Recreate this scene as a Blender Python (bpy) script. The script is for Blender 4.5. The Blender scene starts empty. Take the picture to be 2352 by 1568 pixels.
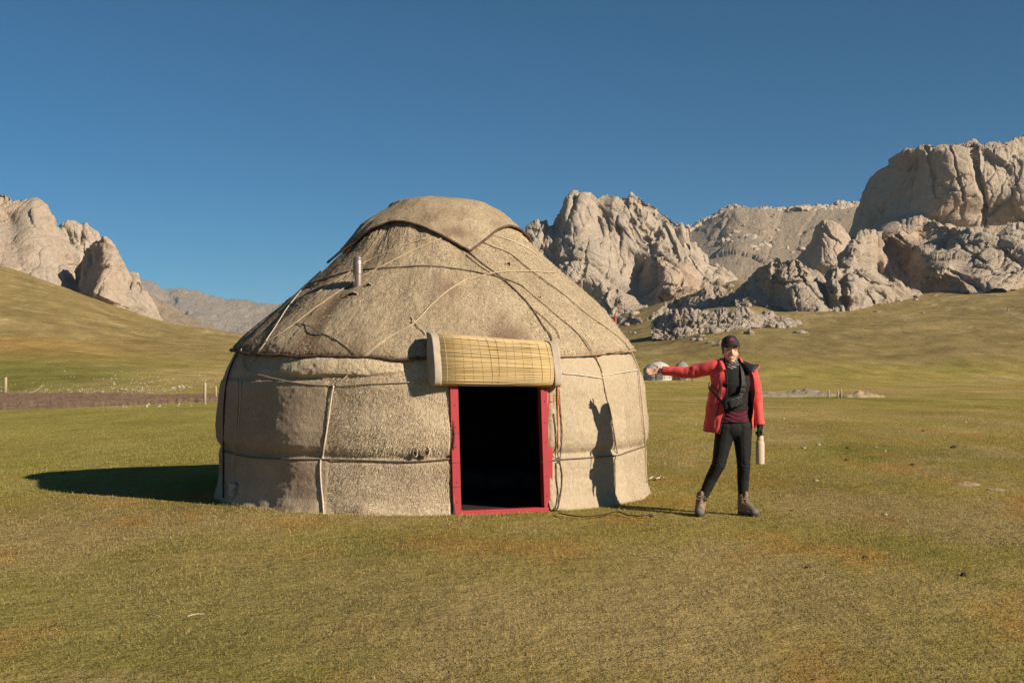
import bpy, math, random
import numpy as np
from mathutils import Vector, Matrix, Quaternion

random.seed(7)
RNG = np.random.default_rng(11)
scene = bpy.context.scene
COL = scene.collection

# ------------------------------------------------------------------ camera
# picture measured in a 2352 x 1568 frame; level camera, horizon on row 857
F, CX, HZ, CAMH = 2800.0, 1176.0, 857.0, 1.29
cam_data = bpy.data.cameras.new('camera')
cam_data.sensor_width = 36.0
cam_data.lens = 36.0 * F / 2352.0
cam_data.shift_y = (HZ - 784.0) / 2352.0
cam_data.clip_start = 0.1
cam_data.clip_end = 30000
cam = bpy.data.objects.new('camera', cam_data)
cam.location = (0, 0, CAMH)
cam.rotation_euler = (math.radians(90), 0, 0)
COL.objects.link(cam)
scene.camera = cam

# ------------------------------------------------------------------ sky, sun, exposure
SUN_EL, SUN_AZ = math.radians(26.3), math.radians(34.5)    # azimuth: from +X towards the camera side
SUN_DIR = Vector((math.cos(SUN_AZ) * math.cos(SUN_EL), -math.sin(SUN_AZ) * math.cos(SUN_EL), math.sin(SUN_EL)))
world = bpy.data.worlds.new('World')
scene.world = world
world.use_nodes = True
wn = world.node_tree
wn.nodes.clear()
sky = wn.nodes.new('ShaderNodeTexSky')
sky.sky_type = 'NISHITA'
sky.sun_disc = False
sky.sun_elevation = SUN_EL
sky.sun_rotation = math.atan2(SUN_DIR.x, SUN_DIR.y)
sky.altitude = 3300
sky.air_density = 1.0
sky.dust_density = 1.6
sky.ozone_density = 10.0
tint = wn.nodes.new('ShaderNodeMix')                       # the photograph's colour grading of the whole sky
tint.data_type = 'RGBA'; tint.blend_type = 'MULTIPLY'; tint.inputs[0].default_value = 1.0
tint.inputs[7].default_value = (0.46, 0.93, 0.78, 1)
bg = wn.nodes.new('ShaderNodeBackground')
bg.inputs['Strength'].default_value = 0.05
wo = wn.nodes.new('ShaderNodeOutputWorld')
wn.links.new(sky.outputs[0], tint.inputs[6])
wn.links.new(tint.outputs[2], bg.inputs['Color'])
wn.links.new(bg.outputs[0], wo.inputs['Surface'])

sun_data = bpy.data.lights.new('sun', 'SUN')
sun_data.energy = 4.6
sun_data.angle = math.radians(0.5)
sun_data.color = (1.0, 0.88, 0.70)
sun = bpy.data.objects.new('sun', sun_data)
sun.rotation_mode = 'QUATERNION'
sun.rotation_quaternion = (-SUN_DIR).to_track_quat('-Z', 'Y')
sun.location = (30, -20, 30)
COL.objects.link(sun)

vs = scene.view_settings
vs.view_transform = 'Standard'
vs.look = 'None'
vs.exposure = 0.80
vs.gamma = 1.0
vs.use_curve_mapping = False
scene.render.engine = 'CYCLES'
scene.cycles.use_denoising = True
scene.cycles.denoiser = 'OPENIMAGEDENOISE'
scene.cycles.denoising_input_passes = 'RGB_ALBEDO_NORMAL'
scene.cycles.denoising_prefilter = 'NONE'
scene.cycles.max_bounces = 6
scene.cycles.sample_clamp_indirect = 3.0

# ------------------------------------------------------------------ numpy noise
np.seterr(over='ignore')
def _hash(ix, iy, iz, seed):
    h = ix.astype(np.uint32) * np.uint32(374761393) + iy.astype(np.uint32) * np.uint32(668265263) + iz.astype(np.uint32) * np.uint32(2147483647) + np.uint32((seed * 1274126177) & 0xFFFFFFFF)
    h = (h ^ (h >> np.uint32(13))) * np.uint32(1274126177)
    h = (h ^ (h >> np.uint32(16))) * np.uint32(2246822519)
    return h ^ (h >> np.uint32(15))

_K = np.float32(1 / 511.5)
def _split(h):
    a = (h & np.uint32(1023)).astype(np.float32) * _K - 1
    b = ((h >> np.uint32(10)) & np.uint32(1023)).astype(np.float32) * _K - 1
    c = ((h >> np.uint32(20)) & np.uint32(1023)).astype(np.float32) * _K - 1
    return a, b, c

def _cell(p):
    p = np.asarray(p)
    i = np.floor(p); f = (p - i).astype(np.float32)
    return [i[..., k].astype(np.int32) for k in range(3)], [f[..., k] for k in range(3)]

def vnoise(p, seed=0):
    """gradient noise, about -1..1, p (...,3)"""
    i, f = _cell(p)
    w = [q * q * q * (q * (q * 6 - 15) + 10) for q in f]
    out = np.float32(0)
    for dx in (0, 1):
        wx = w[0] if dx else 1 - w[0]
        for dy in (0, 1):
            wxy = wx * (w[1] if dy else 1 - w[1])
            for dz in (0, 1):
                a, b, c = _split(_hash(i[0] + dx, i[1] + dy, i[2] + dz, seed))
                out = out + wxy * (w[2] if dz else 1 - w[2]) * (a * (f[0] - dx) + b * (f[1] - dy) + c * (f[2] - dz))
    return out * np.float32(1.5)

def fbm(p, octaves=4, seed=0, gain=0.5, lac=2.03):
    a, s, o = 1.0, 0.0, 0
    for k in range(octaves):
        o = o + a * vnoise(p, seed + k * 17); s += a; a *= gain; p = p * lac + 3.7
    return o / s * 1.6

def cells(p, seed=0):
    """nearest and second distance, hash of the nearest cell and the offset to its point"""
    i, f = _cell(p)
    sh = f[0].shape
    f1 = np.full(sh, 9.0, np.float32); f2 = f1.copy(); hh = np.zeros(sh, np.uint32)
    ox = np.zeros(sh, np.float32); oy = ox.copy(); oz = ox.copy()
    for dx in (-1, 0, 1):
        for dy in (-1, 0, 1):
            for dz in (-1, 0, 1):
                h = _hash(i[0] + dx, i[1] + dy, i[2] + dz, seed)
                a, b, c = _split(h)
                qx = (dx + 0.5 + 0.5 * a - f[0]); qy = (dy + 0.5 + 0.5 * b - f[1]); qz = (dz + 0.5 + 0.5 * c - f[2])
                d = qx * qx + qy * qy + qz * qz
                near = d < f1
                f2 = np.minimum(f2, np.maximum(f1, d)); f1 = np.where(near, d, f1)
                hh = np.where(near, h, hh); ox = np.where(near, qx, ox); oy = np.where(near, qy, oy); oz = np.where(near, qz, oz)
    return np.sqrt(f1), np.sqrt(f2), hh, (ox, oy, oz)

def sstep(a, b, x):
    t = np.clip((x - a) / (b - a), 0, 1)
    return t * t * (3 - 2 * t)

def V3(x, y, z):
    x, y, z = np.broadcast_arrays(np.asarray(x, float), np.asarray(y, float), np.asarray(z, float))
    return np.stack([x, y, z], -1)

# ------------------------------------------------------------------ object helpers
def mesh_np(name, v, f, mats=(), smooth=True, attrs=None, midx=None):
    v = np.asarray(v, np.float32).reshape(-1, 3)
    me = bpy.data.meshes.new(name)
    me.vertices.add(len(v)); me.vertices.foreach_set('co', v.ravel())
    fl = [np.asarray(q, np.int32) for q in (f if isinstance(f, (list, tuple)) and len(f) and isinstance(f[0], np.ndarray) and f[0].ndim == 2 else [np.asarray(f, np.int32)])]
    fl = [q for q in fl if len(q)]
    nl = sum(q.size for q in fl); npoly = sum(len(q) for q in fl)
    me.loops.add(nl); me.loops.foreach_set('vertex_index', np.concatenate([q.ravel() for q in fl]))
    me.polygons.add(npoly)
    ls = []; o = 0
    for q in fl:
        k = q.shape[1]; ls.append(o + np.arange(len(q), dtype=np.int32) * k); o += q.size
    me.polygons.foreach_set('loop_start', np.concatenate(ls))
    for m in mats: me.materials.append(m)
    if midx is not None: me.polygons.foreach_set('material_index', np.asarray(midx, np.int32))
    me.update(calc_edges=True)
    me.polygons.foreach_set('use_smooth', np.full(npoly, bool(smooth)))
    if attrs:
        for k, a in attrs.items():
            a = np.asarray(a, np.float32)
            if a.ndim == 1:
                at = me.attributes.new(k, 'FLOAT', 'POINT'); at.data.foreach_set('value', a)
            else:
                if a.shape[1] == 3: a = np.concatenate([a, np.ones((len(a), 1), np.float32)], 1)
                at = me.attributes.new(k, 'FLOAT_COLOR', 'POINT'); at.data.foreach_set('color', a.ravel())
    me.update()
    return me

def link(name, data, parent=None):
    o = bpy.data.objects.new(name, data)
    COL.objects.link(o)
    if parent is not None: o.parent = parent
    return o

def obj(name, v, f, mat, parent=None, smooth=True, attrs=None, midx=None):
    mats = mat if isinstance(mat, (list, tuple)) else [mat]
    return link(name, mesh_np(name, v, f, mats, smooth, attrs, midx), parent)

def tag(o, label=None, category=None, group=None, kind=None):
    if label: o['label'] = label
    if category: o['category'] = category
    if group: o['group'] = group
    if kind: o['kind'] = kind
    return o

def empty(name, loc):
    o = bpy.data.objects.new(name, None); o.location = loc; o.empty_display_size = 0.2
    COL.objects.link(o); return o

def grid_faces(nu, nv, close_u=False):
    """vertex index = i * nv + j"""
    i = np.arange(nu if close_u else nu - 1)[:, None]; j = np.arange(nv - 1)[None, :]
    i2 = (i + 1) % nu
    return np.stack([i * nv + j, i2 * nv + j, i2 * nv + j + 1, i * nv + j + 1], -1).reshape(-1, 4)

def merge(parts):
    vs_, fs_, o = [], [], 0
    for v, f in parts:
        v = np.asarray(v, float).reshape(-1, 3); vs_.append(v); fs_.append(np.asarray(f) + o); o += len(v)
    k = {}
    for f in fs_: k.setdefault(f.shape[1], []).append(f)
    return np.concatenate(vs_), [np.concatenate(q) for q in k.values()]

def smooth_path(p, n=6):
    p = np.asarray(p, float)
    if len(p) < 3:
        return np.concatenate([p[:1] + (p[1:] - p[:1]) * t for t in np.linspace(0, 1, n + 1)[:, None]]).reshape(-1, 3)
    q = np.concatenate([2 * p[:1] - p[1:2], p, 2 * p[-1:] - p[-2:-1]])
    out = []
    for i in range(1, len(q) - 2):
        for t in np.arange(n) / n:
            a, b, c, d = q[i - 1], q[i], q[i + 1], q[i + 2]
            out.append(0.5 * (2 * b + (c - a) * t + (2 * a - 5 * b + 4 * c - d) * t * t + (3 * b - a - 3 * c + d) * t ** 3))
    out.append(p[-1])
    return np.array(out)

def tube(path, r, sides=6, caps=True):
    p = np.asarray(path, float); n = len(p)
    r = np.broadcast_to(np.asarray(r, float), (n,))
    t = np.gradient(p, axis=0); t /= np.linalg.norm(t, axis=1, keepdims=True) + 1e-9
    up = np.array([0.0, 0.0, 1.0]) if abs(t[0][2]) < 0.9 else np.array([1.0, 0.0, 0.0])
    a = np.cross(t[0], up); a /= np.linalg.norm(a)
    rings = []
    ang = np.arange(sides) / sides * 2 * np.pi
    for k in range(n):
        a = a - t[k] * np.dot(a, t[k]); a /= np.linalg.norm(a) + 1e-9
        b = np.cross(t[k], a)
        rings.append(p[k] + r[k] * (np.cos(ang)[:, None] * a + np.sin(ang)[:, None] * b))
    v = np.concatenate(rings)
    i = np.arange(n - 1)[:, None]; j = np.arange(sides)[None, :]; j2 = (j + 1) % sides
    f = np.stack([i * sides + j, i * sides + j2, (i + 1) * sides + j2, (i + 1) * sides + j], -1).reshape(-1, 4)
    if caps:
        v = np.concatenate([v, p[:1], p[-1:]])
        c0, c1 = n * sides, n * sides + 1
        jj = np.arange(sides); j2 = (jj + 1) % sides
        e0 = np.stack([jj, np.full(sides, c0), np.full(sides, c0), j2], -1)[:, [0, 1, 3]]
        e1 = np.stack([(n - 1) * sides + jj, (n - 1) * sides + j2, np.full(sides, c1)], -1)
        # keep quads only: degenerate-free fan written as separate triangles by the caller
        return v, f, np.concatenate([e0, e1])
    return v, f, np.zeros((0, 3), int)

def tube_obj(name, path, r, mat, parent=None, sides=6, smooth=True, n=6):
    v, f, t = tube(smooth_path(path, n) if n else path, r, sides)
    return obj(name, v, [f, t], mat, parent, smooth)

def tubes_joined(list_of):
    vs_, q_, t_, o = [], [], [], 0
    for v, f, t in list_of:
        vs_.append(v); q_.append(f + o); t_.append(t + o); o += len(v)
    return np.concatenate(vs_), [np.concatenate(q_), np.concatenate(t_)]

def lathe(profile, sides=24):
    p = np.asarray(profile, float); ang = np.arange(sides) / sides * 2 * np.pi
    v = np.stack([p[None, :, 0] * np.cos(ang)[:, None], p[None, :, 0] * np.sin(ang)[:, None], np.broadcast_to(p[None, :, 1], (sides, len(p)))], -1).reshape(-1, 3)
    return v, grid_faces(sides, len(p), True)

def box(x0, x1, y0, y1, z0, z1, bev=0.0):
    """box with chamfered vertical/horizontal edges as 24 verts when bev > 0"""
    if bev <= 0:
        v = np.array([(x, y, z) for x in (x0, x1) for y in (y0, y1) for z in (z0, z1)], float)
        f = np.array([(0, 1, 3, 2), (4, 6, 7, 5), (0, 4, 5, 1), (2, 3, 7, 6), (0, 2, 6, 4), (1, 5, 7, 3)])
        return v, [f]
    import bmesh
    bm = bmesh.new(); bmesh.ops.create_cube(bm, size=1)
    for vv in bm.verts:
        vv.co.x = x0 if vv.co.x < 0 else x1; vv.co.y = y0 if vv.co.y < 0 else y1; vv.co.z = z0 if vv.co.z < 0 else z1
    bmesh.ops.bevel(bm, geom=bm.edges[:], offset=bev, segments=1, affect='EDGES')
    bm.verts.index_update()
    v = np.array([tuple(q.co) for q in bm.verts]); d = {}
    for fc in bm.faces: d.setdefault(len(fc.verts), []).append([q.index for q in fc.verts])
    bm.free()
    return v, [np.array(q) for q in d.values()]

# ------------------------------------------------------------------ material helpers
class NT:
    def __init__(self, name):
        self.m = bpy.data.materials.new(name); self.m.use_nodes = True
        self.t = self.m.node_tree; self.b = self.t.nodes['Principled BSDF']
        self.b.inputs['Specular IOR Level'].default_value = 0.25
    def n(self, t, **k):
        x = self.t.nodes.new(t)
        for a, b in k.items(): setattr(x, a, b)
        return x
    def l(self, a, b): self.t.links.new(a, b)
    def coord(self, which='Object', scale=(1, 1, 1)):
        c = self.n('ShaderNodeTexCoord'); m = self.n('ShaderNodeMapping'); m.inputs['Scale'].default_value = scale
        self.l(c.outputs[which], m.inputs['Vector']); return m.outputs[0]
    def noise(self, vec, scale, detail=4, rough=0.55, dist=0.0):
        x = self.n('ShaderNodeTexNoise'); x.inputs['Scale'].default_value = scale; x.inputs['Detail'].default_value = detail
        x.inputs['Roughness'].default_value = rough; x.inputs['Distortion'].default_value = dist
        self.l(vec, x.inputs['Vector']); return x.outputs['Fac']
    def ramp(self, fac, stops):
        r = self.n('ShaderNodeValToRGB'); e = r.color_ramp.elements
        while len(e) < len(stops): e.new(0.5)
        for q, (p, c) in zip(e, stops):
            q.position = p; q.color = (c, c, c, 1) if np.isscalar(c) else (*c, 1)
        self.l(fac, r.inputs[0]); return r.outputs[0]
    def mix(self, a, b, fac, mode='MIX'):
        x = self.n('ShaderNodeMix', data_type='RGBA', blend_type=mode)
        for s, q in ((x.inputs[6], a), (x.inputs[7], b)):
            if isinstance(q, tuple): s.default_value = (*q, 1)
            else: self.l(q, s)
        if isinstance(fac, (int, float)): x.inputs[0].default_value = fac
        else: self.l(fac, x.inputs[0])
        return x.outputs[2]
    def math(self, op, a, b=0.0):
        x = self.n('ShaderNodeMath', operation=op)
        for s, q in ((x.inputs[0], a), (x.inputs[1], b)):
            if isinstance(q, (int, float)): s.default_value = q
            else: self.l(q, s)
        return x.outputs[0]
    def attr(self, name, out='Color'):
        x = self.n('ShaderNodeAttribute', attribute_name=name); return x.outputs[out]
    def col(self, c):
        if isinstance(c, tuple): self.b.inputs['Base Color'].default_value = (*c, 1)
        else: self.l(c, self.b.inputs['Base Color'])
    def bump(self, h, strength=0.5, dist=0.01, prev=None):
        x = self.n('ShaderNodeBump'); x.inputs['Strength'].default_value = strength; x.inputs['Distance'].default_value = dist
        self.l(h, x.inputs['Height'])
        if prev is not None: self.l(prev, x.inputs['Normal'])
        self.l(x.outputs[0], self.b.inputs['Normal']); return x.outputs[0]
    def rough(self, r): self.b.inputs['Roughness'].default_value = r

def varied(name, c1, c2, scale, rough=0.8, bump=0.3, bdist=0.005, bscale=None, detail=5, stretch=(1, 1, 1), metallic=0.0, lo=0.35, hi=0.65, sheen=0.0):
    n = NT(name); v = n.coord('Object', stretch)
    f = n.noise(v, scale, detail)
    n.col(n.mix(c1, c2, n.ramp(f, [(lo, 0.0), (hi, 1.0)])))
    n.rough(rough); n.b.inputs['Metallic'].default_value = metallic
    if sheen: n.b.inputs['Sheen Weight'].default_value = sheen
    if bump: n.bump(n.noise(v, bscale or scale * 3, detail), bump, bdist)
    return n.m
# ------------------------------------------------------------------ terrain shape
def U(x, y):
    return CX + F * x / np.maximum(y, 1e-6)

LEFT_CREST = np.array([(-900, 330), (-400, 470), (0, 606), (80, 628), (160, 652), (250, 688), (330, 716), (400, 734), (480, 750), (560, 766), (700, 800), (860, 832), (1000, 850)], float)
RIGHT_CREST = np.array([(1120, 850), (1300, 772), (1400, 728), (1470, 706), (1560, 684), (1620, 660), (1700, 640), (1800, 640), (2000, 636), (2130, 628), (2352, 605), (2700, 560), (3300, 470)], float)

def terrain(x, y):
    """height of the meadow and the grass slopes"""
    x = np.asarray(x, float); y = np.asarray(y, float)
    r = np.hypot(x, y)
    yy = np.maximum(y, 0.36 * r + 1e-6)
    u = CX + F * x / yy
    front = sstep(0.30, 0.55, y / (r + 1e-6))
    z = np.zeros_like(r)
    for crest, r0, r1, p in ((LEFT_CREST, 84.0, 330.0, 1.3), (RIGHT_CREST, 165.0, 520.0, 1.25)):
        yc = np.interp(u, crest[:, 0], crest[:, 1], left=HZ if crest is RIGHT_CREST else None, right=HZ if crest is LEFT_CREST else None)
        zc = np.maximum(HZ - 2 - yc, 0) / F * r1 + 1.29 * (yc < HZ - 3)
        t = np.clip((yy - r0) / (r1 - r0), 0, 1)
        zz = zc * t ** p
        back = np.clip((yy - r1) / (r1 * 0.9), 0, 1)
        zz = zz * (1 - 0.85 * sstep(0, 1, back))
        z = np.maximum(z, zz * front)
    p3 = V3(x, y, 0.0)
    hill = sstep(0.5, 6, z)
    z = z + hill * (fbm(p3 / 60, 4, 5) * 1.6 + fbm(p3 / 14, 3, 8) * 0.35)
    far = sstep(16, 40, r)
    z = z + far * fbm(p3 / 9.0, 3, 3) * 0.05
    z = z - 0.16 * sstep(-3.6, -8, x) * sstep(4, 9, r) * (1 - sstep(30, 60, r))
    return z

def hill_depth(u, ypx):
    """depth at which the ground shows on picture row ypx in column u (first hit)"""
    d = np.geomspace(60, 560, 500)
    uu, dd = np.meshgrid(np.atleast_1d(np.asarray(u, float)), d, indexing='ij')
    z = terrain((uu - CX) / F * dd, dd)
    rows = HZ - (z - CAMH) / dd * F
    tgt = np.atleast_1d(np.asarray(ypx, float))[:, None]
    hit = rows <= tgt
    k = np.where(hit.any(1), hit.argmax(1), len(d) - 1)
    return d[k]

C_GREEN = np.array((0.225, 0.208, 0.047)); C_OLIVE = np.array((0.318, 0.250, 0.072)); C_DRY = np.array((0.395, 0.290, 0.128))
C_RUST = np.array((0.390, 0.225, 0.066)); C_STRAW = np.array((0.45, 0.36, 0.20)); C_SOIL = np.array((0.20, 0.14, 0.095))

def meadow_colour(x, y, z):
    p = V3(x, y, 0.0); r = np.hypot(x, y)
    lx = np.stack([x * 0.8, y * 0.45, 0 * x], -1)
    a = fbm(lx / 2.6, 4, 21) + 0.35 * fbm(p / 0.45, 3, 22)
    b = fbm(lx / 1.9 + 31, 4, 25) + 0.3 * fbm(p / 0.35, 3, 26)
    c = fbm(lx / 5.5 + 7, 3, 29)
    big = fbm(p / 22.0, 3, 33)
    far = sstep(14, 60, r)
    a = a * (1 - far) + far * (fbm(p / np.array((16.0, 26.0, 1.0)), 5, 41, 0.62)) ; b = b * (1 - far) + far * fbm(p / np.array((20.0, 34.0, 1.0)) + 9, 5, 43, 0.6)
    col = C_OLIVE + (C_GREEN - C_OLIVE) * (0.85 * sstep(0.05, 0.65, a + 0.35 * c))[..., None]
    col = col + (C_DRY - col) * (sstep(-0.15, 0.5, b - 0.2 * c) * 0.8)[..., None]
    col = col + (C_RUST - col) * (sstep(0.08, 0.55, fbm(lx / 0.9 + 57, 4, 47, 0.6) - 0.15 * a) * 0.75 * (1 - 0.8 * far))[..., None]
    # the trodden dry patch in front of the door, drier to the left
    dry = np.exp(-(((x + 1.3) / 2.2) ** 2 + ((y - 7.2) / 1.9) ** 2))
    col = col + (C_DRY * 0.95 - col) * (np.clip(dry * 0.85, 0, 1) * (0.6 + 0.4 * np.clip(b + 0.5, 0, 1)))[..., None]
    bare = sstep(0.52, 0.8, fbm(p / 0.5 + 3, 4, 51)) * (1 - sstep(20, 40, r))
    col = col + (C_SOIL - col) * (bare * 0.35)[..., None]
    # lusher, yellower strip left of the yurt
    lush = sstep(-2.5, -5, x) * sstep(12.5, 16, y) * (1 - sstep(60, 75, y))
    col = col + (np.array((0.345, 0.295, 0.080)) - col) * (lush * 0.75)[..., None]
    # slopes
    u = U(x, np.maximum(y, 1))
    hl = sstep(0.6, 5.0, z) * (u < 1100)
    ylw = np.array((0.235, 0.172, 0.074))
    col = col + (ylw * (1 + 0.22 * fbm(p / np.array((30, 18, 1.)), 5, 61)[..., None]) - col) * (hl * 0.85)[..., None]
    rusty = np.exp(-((z - 4.2 - 1.5 * fbm(p / 40, 3, 63)) / 1.8) ** 2) * (u < 700) * sstep(500, 0, u)
    col = col + (C_RUST * 1.05 - col) * (rusty * 0.55)[..., None]
    green = np.exp(-((z - 1.3) / 1.5) ** 2) * sstep(520, 60, u) * sstep(70, 90, y)
    col = col + (np.array((0.175, 0.170, 0.046)) - col) * (np.clip(green * 1.2, 0, 1) * 0.85)[..., None]
    hr = sstep(0.6, 6.0, z) * (u > 1100)
    olive = np.array((0.235, 0.172, 0.074))
    col = col + (olive * (1 + 0.30 * fbm(p / np.array((40, 26, 1.)), 5, 67)[..., None]) - col) * (hr * 0.9)[..., None]
    scree = sstep(0.30, 0.62, fbm(p / np.array((14.0, 70, 1.)), 4, 69) + 0.25 * sstep(14, 40, z)) * sstep(7, 22, z) * (u > 1100)
    col = col + (np.array((0.33, 0.25, 0.165)) - col) * (scree * 0.6)[..., None]
    band = np.exp(-((y - 105 - 18 * fbm(p / 60, 2, 71)) / 16) ** 2) * (u > 1100)
    col = col + (np.array((0.40, 0.27, 0.085)) - col) * (band * 0.65)[..., None]
    straw = sstep(0.42, 0.7, fbm(p / np.array((26, 10, 1.)) + 2, 5, 73)) * sstep(6, 20, z)
    col = col + (C_STRAW - col) * (straw * 0.4)[..., None]
    tr = np.abs(fbm(np.stack([x / 38, y / 90, z / 9], -1), 3, 81)); tr2 = np.abs(fbm(np.stack([x / 16, y / 60, z / 5], -1) + 5, 3, 83))
    line = (sstep(0.035, 0.0, tr) * 0.55 + sstep(0.03, 0.0, tr2) * 0.35) * sstep(3, 12, z)
    col = col + (C_STRAW * 0.92 - col) * np.clip(line, 0, 1)[..., None]
    mott = fbm(p / np.array((5.0, 9.0, 1.0)), 4, 87, 0.7)
    col = col * (1 + 0.28 * mott * sstep(30, 90, r))[..., None]
    col = col * (1 + 0.10 * big)[..., None]
    return np.clip(col, 0.01, 0.9)

def ground_material():
    n = NT('meadow_grass')
    v = n.coord('Object')
    c = n.attr('Col')
    f = n.noise(v, 38, 6, 0.7)
    g = n.noise(v, 7, 6, 0.7)
    k = n.ramp(f, [(0.25, 0.62), (0.75, 1.42)])
    k2 = n.ramp(g, [(0.25, 0.72), (0.75, 1.28)])
    far = n.noise(n.coord('Object', (0.35, 0.12, 0.12)), 1.0, 8, 0.75)
    k3 = n.ramp(far, [(0.28, 0.66), (0.72, 1.34)])
    c = n.mix(c, k, 1.0, 'MULTIPLY'); c = n.mix(c, k2, 1.0, 'MULTIPLY'); c = n.mix(c, k3, 1.0, 'MULTIPLY')
    n.col(c); n.rough(1.0); n.b.inputs['Specular IOR Level'].default_value = 0.0
    b1 = n.bump(n.noise(v, 55, 5, 0.7), 0.8, 0.02)
    b2 = n.bump(n.noise(v, 6, 6, 0.75), 0.8, 0.10, b1)
    n.bump(n.noise(v, 0.5, 8, 0.75), 0.55, 0.9, b2)
    return n.m
M_GROUND = ground_material()

def build_ground():
    fine = np.radians(np.linspace(-27, 27, 410))
    rest = np.radians(np.concatenate([np.linspace(27, 70, 32)[1:], np.linspace(70, 290, 28)[1:-1], np.linspace(290, 333, 32)[:-1]]))
    az = np.concatenate([fine, rest])
    rr = np.concatenate([np.geomspace(0.6, 30, 90), np.geomspace(30, 110, 90)[1:], np.geomspace(110, 620, 170)[1:], np.geomspace(620, 8000, 24)[1:]])
    A, Rr = np.meshgrid(az, rr, indexing='ij')
    x = np.sin(A) * Rr; y = np.cos(A) * Rr
    z = terrain(x, y)
    v = np.stack([x, y, z], -1).reshape(-1, 3)
    f = grid_faces(len(az), len(rr), True)
    v = np.concatenate([v, [[0, 0, 0]]])
    c0 = len(v) - 1
    i = np.arange(len(az)); fan = np.stack([np.full(len(az), c0), ((i + 1) % len(az)) * len(rr), i * len(rr)], -1)
    col = meadow_colour(v[:, 0], v[:, 1], v[:, 2])
    # world up: az grows clockwise seen from above, so flip
    o = obj('ground', v, [f, fan], M_GROUND, None, True, {'Col': col})
    tag(o, 'short grass meadow rising into grassy slopes on both sides', None, None, 'structure')
    return o
build_ground()

# ------------------------------------------------------------------ rock mountains
def rock_material(name, pale, warm, grey, sc):
    n = NT(name); v = n.coord('Object')
    w = n.noise(v, 0.020 * sc, 6, 0.6, 0.4); s = n.noise(n.coord('Object', (1, 1, 0.45)), 0.075 * sc, 7, 0.65, 0.6)
    d = n.noise(v, 0.5 * sc, 6, 0.7)
    c = n.mix(pale, warm, n.ramp(w, [(0.46, 0.0), (0.70, 0.85)]))
    c = n.mix(c, grey, n.ramp(s, [(0.50, 0.0), (0.72, 0.75)]))
    c = n.mix(c, n.ramp(d, [(0.25, 0.78), (0.75, 1.22)]), 1.0, 'MULTIPLY')
    n.col(c); n.rough(0.93); n.b.inputs['Specular IOR Level'].default_value = 0.1
    b = n.bump(n.noise(v, 0.22 * sc, 8, 0.7, 0.5), 0.75, 3.0 / sc)
    n.bump(n.noise(v, 0.9 * sc, 7, 0.75, 0.4), 0.75, 0.9 / sc, b)
    return n.m
M_ROCK = rock_material('pale_limestone', (0.43, 0.352, 0.275), (0.44, 0.315, 0.225), (0.35, 0.302, 0.25), 1.0)
M_ROCKW = rock_material('warm_limestone', (0.44, 0.355, 0.275), (0.45, 0.315, 0.222), (0.36, 0.308, 0.25), 1.0)
M_SCREE = rock_material('brown_scree', (0.31, 0.24, 0.172), (0.34, 0.25, 0.168), (0.28, 0.222, 0.17), 0.6)
M_FARROCK = rock_material('far_brown_rock', (0.30, 0.235, 0.175), (0.33, 0.24, 0.17), (0.22, 0.19, 0.155), 0.12)

def facet(q, seed, tilt, step, crack):
    f1, f2, h, (ox, oy, oz) = cells(q, seed)
    a, b, c = _split(_hash(h, h, h, 77))
    e = tilt * (a * ox + b * oy + c * oz) + step * (a * b - 0.2 * c) + 0.22 * (0.5 - f1)
    return e - crack * np.exp(-((f2 - f1) / 0.06) ** 2)

def rock_relief(p, s, seed, aniso=(1, 1, 0.6), crack=1.0):
    """tilted slabs with steps and sharp creases; returns displacement in units of s"""
    q = p / s
    q = q + 0.30 * np.stack([fbm(q * 0.9 + k * 13.1, 2, seed + k) for k in range(3)], -1)
    q = q * np.asarray(aniso)
    e = facet(q, seed + 5, 0.42, 0.30, 0.16 * crack)
    e = e + 0.40 * facet(q * 2.4 + 4.4, seed + 6, 0.40, 0.26, 0.16 * crack)
    e = e + 0.27 * facet(q * np.array((5.6, 5.6, 4.6)) + 9.1, seed + 7, 0.5, 0.28, 0.14 * crack)
    e = e + 0.11 * facet(q * np.array((13.0, 13.0, 9.0)) + 2.7, seed + 10, 0.5, 0.3, 0.1 * crack)
    e = e + 0.12 * fbm(q * 1.2, 3, seed + 8) + 0.06 * fbm(q * 9.0, 3, seed + 9, 0.6)
    return e

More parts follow.
